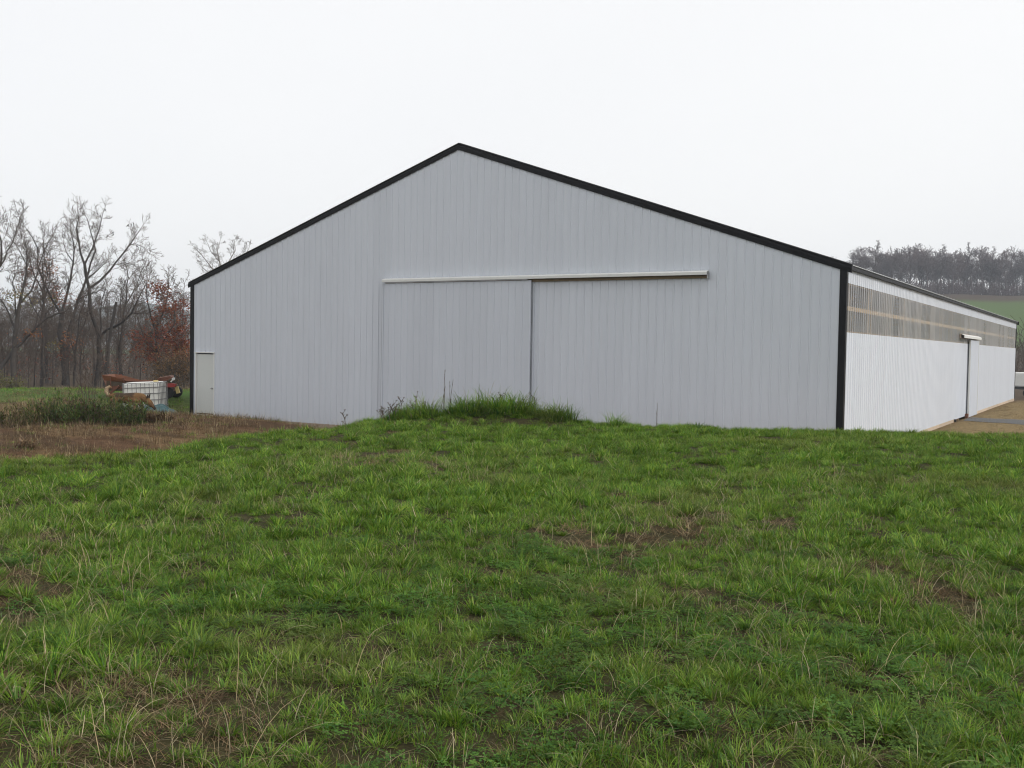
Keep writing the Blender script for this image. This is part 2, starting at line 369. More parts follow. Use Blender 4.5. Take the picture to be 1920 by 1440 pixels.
def build_path():
    m = MB(); N = 22; W_ = 9
    for i in range(N+1):
        t = i/N
        for j in range(W_+1):
            s = j/W_; x = 0.25+t*17; yc = 20.2-0.22*x+0.004*x*x
            wd = 1.25+0.25*math.sin(t*9)+0.02*x
            y = yc+(s*2-1)*wd*(1+0.10*math.sin(i*2.3+s*9))
            m.v.append((x, y, hgt(x, y)+0.012+0.03*math.sin(math.pi*s)))
    for i in range(N):
        for j in range(W_): m.f.append((i*(W_+1)+j, (i+1)*(W_+1)+j, (i+1)*(W_+1)+j+1, i*(W_+1)+j+1))
    tag(m.build('gravel_path', MATS['gravel'], None, True), 'grey gravel path leading to the side door of the barn', kind='structure')
build_path()

# ------------------------------------------------------------------ barn
RIB = 0.2286; SHEET = 4*RIB; RH = 0.019; SLOPE = 0.341; ZIN = 4.40
PR = [(0.0, 0), (0.092, 0), (0.107, RH), (0.122, RH), (0.137, 0)]     # one rib period
def prof_pts(s0, s1):
    """rib profile between two stations along a wall"""
    out_ = []; k0 = int(math.floor(s0/RIB))-1; k1 = int(math.ceil(s1/RIB))+1
    P = [(k*RIB+a, h) for k in range(k0, k1+1) for a, h in PR]
    def hh(s):
        for i in range(len(P)-1):
            if P[i][0] <= s <= P[i+1][0]:
                t = (s-P[i][0])/(P[i+1][0]-P[i][0]); return P[i][1]*(1-t)+P[i+1][1]*t
        return 0
    out_ = [(s0, hh(s0))]+[p for p in P if s0+1e-4 < p[0] < s1-1e-4]+[(s1, hh(s1))]
    return out_
def roofline(x): return ZIN+SLOPE*min(-x, x+BW)
def sheet_gable(x0, x1, zb, zt, y0=0.0):
    """ribbed sheet facing -Y; zt number or function of x"""
    m = MB(); P = prof_pts(x0, x1)
    if callable(zt) and x0 < -BW/2 < x1:
        P = sorted(P+[(-BW/2, 0)])
    for s, h in P:
        t = zt(s) if callable(zt) else zt
        m.v += [(s, y0-h, zb), (s, y0-h, t)]
    for i in range(len(P)-1): m.f.append((2*i, 2*i+2, 2*i+3, 2*i+1))
    return m
def sheet_side_mesh(name, h0, h1, ma):
    """ribbed sheet one cover wide facing +X, stations along +Y"""
    m = MB(); P = prof_pts(0, SHEET+(0.075 if name[0] == 't' else 0))
    for s, h in P: m.v += [(h+(0.002 if s > SHEET else 0), s, h0), (h+(0.002 if s > SHEET else 0), s, h1)]
    for i in range(len(P)-1): m.f.append((2*i, 2*i+2, 2*i+3, 2*i+1))
    return m.mesh(name, ma)

barn = empty('pole_barn', (-BW/2, 0, 0))
tag(barn, 'long white metal pole barn with black trim and clear panel strip along its side', 'barn')
ORG = Vector((-BW/2, 0, 0))
def bpart(m, name, ma, parent=None, smooth=False):
    o = m.build(name, ma, parent or barn, smooth)
    if parent is None: o.matrix_parent_inverse = Matrix.Translation(-ORG)
    return o
def reparent(o, parent, top=False):
    o.parent = parent
    if top: o.matrix_parent_inverse = Matrix.Translation(-ORG)

# ---- front gable wall: girts behind, siding sheets in front
gm = MB()
for z in (0.62, 1.5, 2.4, 3.3, 4.2):
    for a, b in ((-21.5, -21.25), (-20.42, -13.35), (-8.35, -0.1)):
        if z > 2.2: a = -21.5 if a < -20 else a
        gm.box(a, b, 0.025, 0.062, z, z+0.09)
gm.box(-BW+0.1, -0.1, 0.03, 0.18, 4.36, 4.398)
for z in (5.1, 5.9, 6.7, 7.4):
    hw = BW/2-(z+0.12-ZIN)/SLOPE
    gm.box(-BW/2-hw, -BW/2+hw, 0.025, 0.062, z, z+0.09)
gable = bpart(gm, 'gable_wall', MATS['new_wood'])
DX0, DX1, DZ0, DZ1 = -21.36, -20.48, 0.10, 2.155         # entry door opening
LX0, LX1, LZ = -13.37, -8.305, 4.335                        # sliding leaf
x = -0.125; first = True
edges = []
while x > -BW+0.125+0.01:
    x1 = x; x0 = max(x-SHEET, -BW+0.125); edges.append((x0, x1)); x = x0
for x0, x1 in edges:
    # keep clear of the entry door and of the big opening behind the sliding leaf
    cuts = sorted({x0, x1}|{c for c in (DX0, DX1, LX0+0.18, LX1-0.18) if x0 < c < x1})
    for a, b in zip(cuts[:-1], cuts[1:]):
        mid = (a+b)/2; zb = 0.03
        if DX0 < mid < DX1: zb = DZ1
        if LX0+0.18 < mid < LX1-0.18: zb = LZ-0.2
        bpart(sheet_gable(a, b, zb, lambda s: roofline(s)), 'siding_panel', MATS['white_metal'], gable)
# ---- rear gable and left wall (unseen sides, plainer)
m = MB(); P = [(-BW, 0.0), (0, 0.0), (0, ZIN), (-BW/2, ZIN+SLOPE*BW/2), (-BW, ZIN)]
m.quad(*[(a, BL, b) for a, b in P][::-1]); bpart(m, 'gable_wall', MATS['white_metal'])
m = MB(); m.quad((-BW, BL, 0), (-BW, 0, 0), (-BW, 0, 2.98), (-BW, BL, 2.98)); m.quad((-BW, BL, 4.13), (-BW, 0, 4.13), (-BW, 0, 4.46), (-BW, BL, 4.46))
lw = bpart(m, 'side_wall', MATS['white_metal'])
m = MB(); m.quad((-BW, BL, 2.98), (-BW, 0, 2.98), (-BW, 0, 4.13), (-BW, BL, 4.13)); bpart(m, 'translucent_panel', MATS['clear_panel'], lw)

# ---- right side wall: posts, girts and plates inside; white and clear sheets outside
gm = MB()
for z in (0.62, 1.5, 2.35, 2.93, 4.10): gm.box(-0.062, -0.025, 0.1, BL-0.1, z, z+0.09)
sidew = bpart(gm, 'side_wall', MATS['new_wood'])
bpart(MB().box(-0.066, -0.022, 0.08, BL-0.08, 3.50, 3.60), 'girt', MATS['new_wood'], sidew)
pm = MB().box(-0.21, -0.068, -0.06, 0.06, -0.3, 4.40).mesh('post', MATS['new_wood'])
k = 0; y = 0.35
while y < BL:
    o = bpy.data.objects.new('post', pm); link(o, sidew); o.location = (0, y, 0); y += 2.44
m = MB(); m.bar((-0.13, 1.25, 2.75), (-0.13, 0.42, 4.35), 0.04, 0.13, (1, 0, 0)); bpart(m, 'brace', MATS['new_wood'], sidew)
m = MB(); m.bar((-0.13, 1.25, 2.75), (-0.13, 1.62, 2.1), 0.04, 0.13, (1, 0, 0)); bpart(m, 'brace', MATS['new_wood'], sidew)
lo = sheet_side_mesh('siding_panel', 0.03, 2.985, MATS['white_metal'])
mi = sheet_side_mesh('translucent_panel', 2.96, 4.14, MATS['clear_panel'])
hi = sheet_side_mesh('siding_panel', 4.13, 4.45, MATS['white_metal'])
nsh = int((BL-0.2)/SHEET)
for i in range(nsh):
    y = 0.11+i*SHEET
    for me, nm, dx in ((lo, 'siding_panel', 0.0), (mi, 'translucent_panel', -0.003), (hi, 'siding_panel', 0.0015)):
        o = bpy.data.objects.new(nm, me); link(o, sidew); o.location = (dx+(0.0012 if i % 2 else 0), y, 0)
yr = 0.11+nsh*SHEET
if yr < BL-0.08:
    m = MB(); m.box(-0.002, 0.003, yr, BL-0.08, 0.03, 2.985); m.box(-0.002, 0.003, yr, BL-0.08, 4.13, 4.45); bpart(m, 'siding_panel', MATS['white_metal'], sidew)
# trusses
tm = MB()
for sgn in (1, -1):
    tm.bar((sgn*(BW/2-0.25), 0, 4.36), (0, 0, 8.0), 0.04, 0.18, (0, 1, 0))
    tm.bar((sgn*5.4, 0, 4.3), (sgn*5.4, 0, 6.1), 0.04, 0.09, (0, 1, 0)); tm.bar((sgn*5.4, 0, 4.3), (0, 0, 7.8), 0.04, 0.09, (0, 1, 0))
    tm.bar((sgn*8.4, 0, 4.3), (sgn*5.4, 0, 6.1), 0.04, 0.09, (0, 1, 0))
tm.bar((-BW/2+0.25, 0, 4.28), (BW/2-0.25, 0, 4.28), 0.04, 0.18, (0, 1, 0))
tme = tm.mesh('truss', MATS['new_wood']); y = 2.79
while y < BL-0.3:
    o = bpy.data.objects.new('truss', tme); link(o, barn); o.location = (0, y, 0); y += 2.44

# ---- roof
def roof_side(sg):
    m = MB(); xe = 0.11; P = prof_pts(-0.06, BL+0.06)
    for s, h in P:
        ze = ZIN+0.165-SLOPE*xe+h
        xa = xe if sg > 0 else -BW-xe
        m.v += [(xa, s, ze), (-BW/2, s, ZIN+0.165+SLOPE*BW/2+h)]
    for i in range(len(P)-1):
        q = (2*i, 2*i+1, 2*i+3, 2*i+2); m.f.append(q[::-1] if sg > 0 else q)
    # structural underside
    n = len(m.v); xa = (xe-0.02) if sg > 0 else -BW-xe+0.02
    z0 = ZIN+0.135-SLOPE*(xe-0.02)
    m.v += [(xa, 0.03, z0), (xa, BL-0.03, z0), (-BW/2, BL-0.03, ZIN+0.135+SLOPE*BW/2), (-BW/2, 0.03, ZIN+0.135+SLOPE*BW/2)]
    m.f.append((n, n+1, n+2, n+3)); return m
rf = bpart(roof_side(1), 'roof', MATS['roof_metal']); bpart(roof_side(-1), 'roof', MATS['roof_metal'])
m = MB()
for sg in (1, -1):
    m.bar((-BW/2+sg*0.16, 0.10, ZIN+0.185+SLOPE*(BW/2-0.16)), (-BW/2+sg*0.16, BL-0.1, ZIN+0.185+SLOPE*(BW/2-0.16)), 0.34, 0.012, (sg*SLOPE, 0, 1))
bpart(m, 'ridge_cap', MATS['black_trim'], rf)
# rake trims: flat face with a lip that leans back on to the roof
def rake(sg, yf, dy):
    m = MB(); xa = 0.13 if sg > 0 else -BW-0.13
    def z(off): return ZIN+SLOPE*BW/2+off
    prof = [(0.0, -0.005), (-0.028*dy, -0.012), (-0.034*dy, 0.095), (-0.012*dy, 0.188), (0.10*dy, 0.200), (0.10*dy, 0.19)]
    for yy, oo in prof:
        m.v += [(xa, yf+yy, z(oo)-SLOPE*(BW/2+0.13)), (-BW/2, yf+yy, z(oo))]
    for i in range(len(prof)-1):
        q = (2*i, 2*i+1, 2*i+3, 2*i+2); m.f.append(q)
    a = [2*i for i in range(len(prof))]; m.f.append(tuple(a))
    return m
bpart(rake(1, -0.004, 1), 'rake_trim', MATS['black_trim']); bpart(rake(-1, -0.004, 1), 'rake_trim', MATS['black_trim'])
bpart(rake(1, BL+0.004, -1), 'rake_trim', MATS['black_trim']); bpart(rake(-1, BL+0.004, -1), 'rake_trim', MATS['black_trim'])
# eave trims
for sg in (1, -1):
    xa = 0.09 if sg > 0 else -BW-0.09; m = MB()
    m.box(min(xa, xa-0.09*sg), max(xa, xa-0.09*sg), 0.09, BL-0.05, ZIN+0.035, ZIN+0.118)
    bpart(m, 'eave_trim', MATS['black_trim'])
# corner trims (L sections)
def corner(xc, yc, sx, sy, ztop=4.43):
    m = MB(); t = 0.024
    m.box(*sorted((xc-sx*0.135, xc+sx*t)), *sorted((yc-sy*0.0, yc+sy*t)), 0.0, ztop)
    m.box(*sorted((xc, xc+sx*t)), *sorted((yc-sy*0.115, yc-sy*0.001)), 0.0, ztop)
    return m
for xc, yc, sx, sy in ((0, 0, 1, -1), (-BW, 0, -1, -1), (0, BL, 1, 1), (-BW, BL, -1, 1)):
    bpart(corner(xc, yc, sx, sy), 'corner_trim', MATS['black_trim'])
# skirt boards
xs = [-21.58, -16.7, -11.8, -6.9, -0.12]
for a, b in zip(xs[:-1], xs[1:]):
    bpart(MB().box(a+0.004, b-0.004, -0.014, 0.022, -0.16, 0.045), 'skirt_board', MATS['grey_wood'])
ys = [0.14, 4.9, 9.7, 14.5, 18.0, 24.3, 29.1, 33.9, 38.7, 42.5]
for i, (a, b) in enumerate(zip(ys[:-1], ys[1:])):
    if i == 4: continue
    bpart(MB().box(-0.02, 0.021, a+0.01, b-0.01, -0.16, 0.055), 'skirt_board', MATS['skirt_wood'])

# ---- entry door
d = bpart(MB().box(DX0+0.045, DX1-0.03, 0.0, 0.042, DZ0+0.035, DZ1-0.04), 'entry_door', MATS['cream_paint'])
m = MB(); m.box(DX0-0.005, DX0+0.04, -0.032, 0.06, DZ0, DZ1); m.box(DX1-0.025, DX1+0.015, -0.032, 0.06, DZ0, DZ1)
bpart(m, 'door_frame', MATS['white_trim'], d)
bpart(MB().box(DX0-0.06, DX1+0.03, -0.05, 0.05, DZ1+0.002, DZ1+0.03), 'door_header', MATS['white_trim'], d)
bpart(MB().box(DX0-0.01, DX1, -0.035, 0.06, DZ0-0.045, DZ0-0.005), 'door_sill', MATS['white_trim'], d)
bpart(MB().box(DX0+0.045, DX1-0.03, -0.01, 0.05, DZ0-0.003, DZ0+0.033), 'threshold', MATS['dark_steel'], d)
bpart(MB().lathe([(0.012, 0.0), (0.012, -0.03), (0.028, -0.04), (0.03, -0.06), (0.016, -0.075)], (DX1-0.09, 0.0, 0.98), 'y', 10), 'door_knob', MATS['steel'], d, True)

# ---- front sliding door
leaf = bpart(MB().box(LX0, LX1-0.05, -0.105, -0.062, -0.02, 0.09).box(LX0, LX1-0.05, -0.105, -0.062, LZ-0.1, LZ-0.01), 'sliding_door', MATS['new_wood'])
x = LX0+0.03
while x < LX1-0.05:
    x1 = min(x+SHEET, LX1-0.03)
    bpart(sheet_gable(x, x1, -0.02, LZ, -0.106), 'siding_panel', MATS['door_metal'], leaf); x = x1
for xa in (LX0, LX1-0.045):
    bpart(MB().box(xa, xa+0.045, -0.132, -0.075, -0.02, LZ), 'edge_trim', MATS['door_metal'], leaf)
bpart(MB().box(LX1-0.04, LX1-0.004, -0.074, -0.050, -0.02, LZ-0.012), 'door_stile', MATS['dark_steel'], leaf)
bpart(MB().box(LX0-0.016, LX0-0.002, -0.118, -0.03, -0.02, LZ-0.012), 'edge_strip', MATS['dark_steel'], leaf)  # thin dark strip just outside the left edge of the leaf
bpart(MB().box(LX0+0.10, LX1-0.1, -0.14, -0.1275, LZ+0.012, LZ+0.03), 'hanger_rail', MATS['steel'], leaf)
# jamb trim where the leaf meets the wall
bpart(MB().box(LX1+0.03, LX1+0.06, -0.035, -0.001, 0.03, LZ-0.06), 'jamb_trim', MATS['white_metal'])
# track along the head: board, rail and its white cover
TX0, TX1 = -13.36, -3.30
tr = bpart(MB().box(TX0+0.05, TX1, -0.06, -0.021, LZ-0.035, LZ+0.105), 'door_track', MATS['track_wood'])
m = MB()
prof = [(-0.022, LZ+0.155), (-0.05, LZ+0.150), (-0.165, LZ+0.118), (-0.178, LZ+0.106), (-0.178, LZ+0.038), (-0.17, LZ+0.034), (-0.172, LZ+0.10), (-0.05, LZ+0.144), (-0.022, LZ+0.148)]
for xx in (TX0, TX1+0.0):
    for yy, zz in prof: m.v.append((xx, yy, zz))
n = len(prof)
for i in range(n-1): m.f.append((i, n+i, n+i+1, i+1))
bpart(m, 'track_cover', MATS['white_trim'], tr)
bpart(MB().box(TX0+0.06, TX1-0.03, -0.135, -0.075, LZ+0.035, LZ+0.085), 'rail', MATS['dark_steel'], tr)
m = MB().box(TX1-0.004, TX1+0.012, -0.15, -0.021, LZ-0.06, LZ+0.125); bpart(m, 'end_cap', MATS['steel'], tr)

# ---- side sliding door
SY0, SY1, SZ = 21.45, 24.15, 3.14
leaf2 = bpart(MB().box(0.045, 0.10, SY0, SY1, -0.03, 0.07).box(0.045, 0.10, SY0, SY1, SZ-0.1, SZ-0.01), 'sliding_door', MATS['new_wood'])
me = MB(); P = prof_pts(0, SY1-SY0)
for s, h in P: me.v += [(0.102+h, SY0+s, -0.03), (0.102+h, SY0+s, SZ)]
for i in range(len(P)-1): me.f.append((2*i, 2*i+2, 2*i+3, 2*i+1))
bpart(me, 'siding_panel', MATS['door_metal'], leaf2)
for ya in (SY0-0.045, SY1): bpart(MB().box(0.088, 0.128, ya, ya+0.045, -0.03, SZ), 'edge_trim', MATS['white_trim'], leaf2); bpart(MB().box(0.062, 0.086, ya+0.006, ya+0.042, -0.03, SZ), 'door_stile', MATS['white_trim'], leaf2)
tr2 = bpart(MB().box(0.02, 0.06, 18.85, 24.2, SZ+0.04, SZ+0.21), 'door_track', MATS['skirt_wood'])
m = MB(); prof = [(0.062, SZ+0.20), (0.17, SZ+0.155), (0.185, SZ+0.14), (0.185, SZ+0.05), (0.178, SZ+0.046), (0.178, SZ+0.135), (0.062, SZ+0.19)]
for yy in (18.9, 24.4):
    for xx, zz in prof: m.v.append((xx, yy, zz))
n = len(prof)
for i in range(n-1): m.f.append((i, i+1, n+i+1, n+i))
bpart(m, 'track_cover', MATS['white_trim'], tr2)
bpart(MB().box(0.075, 0.14, 18.95, 24.3, SZ+0.05, SZ+0.10), 'rail', MATS['dark_steel'], tr2)
bpart(MB().box(0.022, 0.10, 17.97, 18.07, -0.16, 0.06), 'door_guide', MATS['dark_steel'])
bpart(MB().box(0.022, 0.12, 21.1, 21.4, -0.16, 0.12), 'door_guide', MATS['rust_brown'])

# ------------------------------------------------------------------ trees
def prism(m, a, b, ra, rb):
    """thin three-sided twig"""
    dx, dy, dz = b[0]-a[0], b[1]-a[1], b[2]-a[2]
    if abs(dz) > abs(dx)+abs(dy): px, py, pz = 0.0, dz, -dy
    else: px, py, pz = dy, -dx, 0.0
    L = math.sqrt(px*px+py*py+pz*pz)+1e-9; px /= L; py /= L; pz /= L
    qx, qy, qz = dy*pz-dz*py, dz*px-dx*pz, dx*py-dy*px; L = math.sqrt(qx*qx+qy*qy+qz*qz)+1e-9; qx /= L; qy /= L; qz /= L
    n = len(m.v)
    for c, r in ((a, ra), (b, rb)):
        for k, s in ((1, 0), (-0.5, 0.866), (-0.5, -0.866)):
            m.v.append((c[0]+r*(px*k+qx*s), c[1]+r*(py*k+qy*s), c[2]+r*(pz*k+qz*s)))
    m.f += [(n, n+1, n+4, n+3), (n+1, n+2, n+5, n+4), (n+2, n, n+3, n+5)]
def rdir(rng, d, ang):
    """direction d bent by ang in a random plane"""
    d = nrm(d); t = np.array([rng.gauss(0, 1), rng.gauss(0, 1), rng.gauss(0, 1)]); t = nrm(t-d*(t @ d))
    return d*math.cos(ang)+t*math.sin(ang)
def twigs(rng, mc, p, d, L, r, lvl, tips, cfg):
    """branch with side shoots, recursively; lvl counts down to 0"""
    n = 4 if lvl >= 2 else (3 if lvl == 1 else 2)
    pts = [np.array(p, float)]; dd = nrm(d)
    for i in range(n):
        dd = nrm(dd+np.array([rng.gauss(0, cfg['wob']), rng.gauss(0, cfg['wob']), rng.gauss(0, cfg['wob'])+cfg['up']*(0.16 if lvl else 0.08)]))
        pts.append(pts[-1]+dd*L/n)
    rr = [max(r*(1-0.75*i/n), cfg['rmin']) for i in range(n+1)]
    for i in range(n): prism(mc, pts[i], pts[i+1], rr[i], rr[i+1])
    if lvl == 0:
        tips.append((pts[-1], dd)); return
    k = cfg['k'][lvl]
    for j in range(k):
        t = 0.2+0.8*(j+rng.random())/k; i = min(int(t*n), n-1); f = t*n-i
        q = pts[i]*(1-f)+pts[i+1]*f
        twigs(rng, mc, q, rdir(rng, nrm(pts[i+1]-pts[i]), rng.uniform(0.45, 1.0)), L*rng.uniform(0.38, 0.66)*(1.15-0.4*t), rr[i]*0.6, lvl-1, tips, cfg)
    tips.append((pts[-1], dd))
def leaf_cloud(rng, mb, centres, n, spread, size, cols):
    for i in range(n):
        c, s = centres[rng.randrange(len(centres))], spread
        p = np.array([c[0]+rng.gauss(0, s), c[1]+rng.gauss(0, s), c[2]+rng.gauss(0, s*0.8)])
        a = rng.uniform(0, 6.28); b = rng.gauss(0, 0.7)
        u = np.array([math.cos(a), math.sin(a), b*0.5]); v = nrm(np.array([-math.sin(a)*0.6, math.cos(a)*0.6, rng.gauss(0, 0.9)]))
        z = size*rng.uniform(0.6, 1.3); k = rng.choice(cols); f = rng.uniform(0.75, 1.25)
        mb.quad(p-u*z*0.5, p+v*z*0.32, p+u*z*0.5, p-v*z*0.32); mb.c += [tuple(ch*f for ch in k)]*4
RED = [(0.21, 0.055, 0.028), (0.26, 0.075, 0.03), (0.16, 0.045, 0.03), (0.22, 0.09, 0.035)]
ORANGE = [(0.34, 0.12, 0.035), (0.28, 0.10, 0.04), (0.22, 0.11, 0.04)]
OLIVE = [(0.16, 0.13, 0.04), (0.22, 0.15, 0.04), (0.12, 0.12, 0.04)]
BIRDSPOTS = []
def hero(name, label, D, limbs, seed, dens=1.0, leaves=(), group=None, bark='bark', blen=1.0, cfg=None):
    """a tree whose main limbs follow the photo; every limb also leans nearer or farther, fine branches grow all round"""
    rng = random.Random(seed); cfg = cfg or dict(wob=0.17, up=0.5, rmin=0.011, k=[0, 4, 5, 5])
    b0 = at(*limbs[0][0][0], D); gz = hgt(b0[0], b0[1]); base = np.array([b0[0], b0[1], gz])
    root = empty(name, base); tag(root, label, 'tree', group)
    mt = MB(); mc = MB(); tips = []; known = []
    fdir = np.array([_F[0], _F[1], 0]); fdir = nrm(fdir)
    for li, (px, r0, r1) in enumerate(limbs):
        w0 = 0.0
        if li:
            w0 = min(known, key=lambda k: (k[0]-px[0][0])**2+(k[1]-px[0][1])**2)[2]
        drift = 0 if li == 0 else rng.uniform(-1, 1)
        Lp = sum(math.dist(px[i], px[i+1]) for i in range(len(px)-1))*D/FPX
        pts = []
        # densify and jitter for crooked wood
        dense = []
        for i in range(len(px)-1):
            k = max(1, int(math.dist(px[i], px[i+1])/14))
            for j in range(k): t = j/k; dense.append((px[i][0]*(1-t)+px[i+1][0]*t+(rng.gauss(0, 0.9) if i+j else 0), px[i][1]*(1-t)+px[i+1][1]*t))
        dense.append(px[-1]); m_ = len(dense)
        for i, (u, v) in enumerate(dense):
            t = i/max(1, m_-1); wd = w0+drift*0.55*Lp*t
            pts.append(at(u, v, D)+fdir*wd-base); known.append((u, v, wd))
        rad = [(r0*(1-i/(m_-1))+r1*i/(m_-1))*D/FPX for i in range(m_)]
        if li == 0:
            pts[0][2] = 0.15; pts.insert(0, np.array([pts[0][0], pts[0][1], -0.25])); rad.insert(0, rad[0]*1.5)
        mt.tube(pts, rad, 7 if r0 > 3 else 5)
        if r1 > 2.4: continue
        seg = [math.sqrt(((pts[i+1]-pts[i])**2).sum()) for i in range(len(pts)-1)]; tot = sum(seg)
        n = max(2, int(tot*2.0*dens))
        for j in range(n):
            t = (0.42 if li == 0 else 0.18)+(0.82 if li else 0.58)*(j+rng.random())/n; t = min(t, 0.999); s = t*tot; i = 0
            while i < len(seg)-1 and s > seg[i]: s -= seg[i]; i += 1
            q = pts[i]+(pts[i+1]-pts[i])*(s/max(seg[i], 1e-6))
            twigs(rng, mc, q, rdir(rng, pts[i+1]-pts[i], rng.uniform(0.5, 1.1)), blen*rng.uniform(0.9, 2.1)*(1.1-0.35*t), max(0.013, rad[i]*0.30), 2, tips, cfg)
        twigs(rng, mc, pts[-1], pts[-1]-pts[-2], blen*1.3, rad[-1], 2, tips, cfg)
    mt.build('trunk', MATS[bark], root, True); mc.build('crown', MATS['twig' if bark == 'bark' else bark], root)
    for i, (u, v, su, n, cols) in enumerate(leaves):
        lm = MB(); cen = []
        for k in range(26):
            cen.append(at(u+rng.gauss(0, su[0]*0.5), v+rng.gauss(0, su[1]*0.5), D)+fdir*rng.gauss(0, su[0]*0.6*D/FPX)-base)
        leaf_cloud(rng, lm, cen, n, 0.26, 0.17, cols); lm.build('leaves', MATS['red_leaf'], root)
    return root, base, tips

heroes = []
heroes.append(hero('bare_tree', 'tall bare tree forking low into two limbs, left of the white tank', 85, [
    ([(181, 737), (183, 700), (187, 660), (186, 632)], 5.2, 4.4),
    ([(186, 632), (180, 605), (177, 575), (181, 543), (178, 520), (178, 500)], 3.6, 2.6),
    ([(178, 500), (167, 478), (161, 455), (154, 430), (150, 397)], 2.2, 0.7),
    ([(178, 500), (190, 465), (194, 430), (199, 404)], 1.9, 0.6),
    ([(181, 543), (197, 528), (210, 508), (225, 478), (236, 457), (249, 424)], 2.4, 0.6),
    ([(236, 457), (246, 455), (262, 462)], 0.8, 0.4),
    ([(225, 495), (233, 492), (252, 498)], 0.9, 0.4),
    ([(187, 630), (190, 612), (186, 590), (187, 562), (193, 540)], 2.0, 0.7),
    ([(186, 632), (205, 618), (222, 612), (240, 605), (262, 588), (282, 560), (296, 540)], 3.0, 0.8),
    ([(240, 605), (250, 580), (252, 545), (262, 520)], 1.1, 0.5),
    ([(262, 588), (285, 590), (310, 578)], 1.1, 0.5)], 11))
heroes.append(hero('bare_tree', 'thick double-trunked bare tree with orange leaf tufts low on its trunk', 88, [
    ([(124, 737), (122, 690), (117, 650), (112, 620), (116, 590)], 6.6, 4.6),
    ([(116, 590), (121, 560), (127, 520), (128, 490), (127, 460), (120, 435)], 3.0, 0.8),
    ([(127, 470), (138, 450), (140, 425)], 1.0, 0.5),
    ([(122, 690), (124, 650), (126, 600), (135, 562), (147, 523), (155, 490), (161, 465), (150, 430), (142, 405)], 4.0, 0.7),
    ([(147, 523), (165, 505), (176, 488)], 1.6, 0.6),
    ([(135, 562), (150, 553), (175, 546)], 1.7, 0.8),
    ([(116, 590), (105, 560), (96, 535), (92, 500), (98, 470), (88, 440)], 2.4, 0.6),
    ([(128, 490), (112, 470), (104, 450)], 1.1, 0.5)], 12, leaves=[(118, 560, (24, 16), 150, RED), (130, 643, (20, 13), 420, ORANGE), (124, 665, (14, 8), 150, RED), (100, 646, (14, 8), 120, OLIVE)]))
heroes.append(hero('bare_tree', 'leaning bare tree at the left with a long limb slanting up to the right', 80, [
    ([(24, 742), (26, 690), (27, 640), (31, 605), (37, 570)], 6.0, 3.6),
    ([(37, 570), (45, 530), (50, 500), (48, 470), (44, 445)], 2.8, 0.7),
    ([(37, 570), (52, 545), (60, 510), (62, 478), (70, 445)], 2.0, 0.6),
    ([(28, 615), (15, 590), (3, 570), (-14, 552)], 2.4, 0.7),
    ([(31, 595), (22, 560), (12, 530), (8, 500)], 1.7, 0.6),
    ([(-16, 715), (2, 688), (28, 655), (62, 620), (88, 596), (112, 586)], 4.4, 1.6),
    ([(62, 620), (70, 590), (80, 565)], 1.4, 0.6),
    ([(50, 500), (36, 480), (25, 462)], 1.2, 0.5)], 13, leaves=[(40, 560, (30, 20), 170, OLIVE), (28, 552, (12, 6), 120, OLIVE), (60, 626, (14, 6), 90, ORANGE)]))
heroes.append(hero('bare_tree', 'bare tree cut by the left edge of the picture', 74, [
    ([(-62, 745), (-58, 690), (-50, 630), (-34, 580), (-18, 540)], 6.0, 3.0),
    ([(-18, 540), (2, 512), (14, 490), (20, 455), (22, 410)], 2.8, 0.7),
    ([(-18, 540), (-10, 500), (0, 450), (3, 400)], 2.0, 0.6), ([(-34, 580), (-50, 540), (-60, 490)], 2.0, 0.7)], 14))
heroes.append(hero('oak_tree', 'spreading oak holding russet leaves beside the left wall of the barn', 76, [
    ([(302, 740), (300, 700), (296, 660), (292, 620)], 3.6, 2.4),
    ([(292, 620), (285, 585), (280, 555), (282, 530)], 1.9, 0.6),
    ([(292, 620), (305, 590), (315, 560), (318, 535)], 1.8, 0.6),
    ([(296, 660), (315, 635), (335, 610), (340, 585)], 1.8, 0.6),
    ([(296, 665), (275, 645), (262, 620), (255, 595)], 1.6, 0.6),
    ([(298, 690), (322, 675), (345, 668)], 1.4, 0.5)], 15, dens=1.2,
    leaves=[(303, 546, (20, 18), 620, RED), (326, 582, (22, 22), 1000, RED), (318, 622, (40, 18), 1100, RED), (334, 646, (28, 16), 1000, RED), (312, 668, (42, 14), 800, RED), (268, 630, (22, 14), 420, RED), (345, 668, (16, 12), 400, ORANGE), (278, 656, (26, 12), 420, RED)]))
heroes.append(hero('oak_tree', 'slim tree with a plume of rust brown leaves near its top, far left', 92, [
    ([(88, 738), (88, 690), (86, 640), (84, 590), (80, 545)], 3.6, 1.8),
    ([(80, 545), (70, 520), (66, 495), (60, 470)], 1.5, 0.5), ([(80, 545), (92, 515), (88, 490), (90, 462)], 1.5, 0.5),
    ([(84, 590), (98, 565), (106, 540)], 1.3, 0.5)], 16, leaves=[(90, 502, (16, 18), 380, ORANGE), (60, 508, (20, 12), 300, RED), (88, 535, (20, 20), 300, RED), (95, 560, (16, 16), 200, OLIVE), (50, 535, (12, 22), 160, RED)]))
heroes.append(hero('dead_snag', 'broken off dead trunk slanting up between the limbs of the forked tree', 84, [
    ([(196, 738), (200, 690), (207, 630), (212, 595), (218, 566)], 3.2, 2.5)], 17))
heroes.append(hero('bare_tree', 'slim upright bare tree just left of the barn corner, in front of haze', 82, [
    ([(344, 740), (343, 680), (342, 620), (343, 580), (345, 545)], 1.7, 0.6),
    ([(342, 620), (350, 590), (354, 562)], 0.9, 0.4), ([(343, 600), (335, 580), (333, 560)], 0.8, 0.4)], 18))
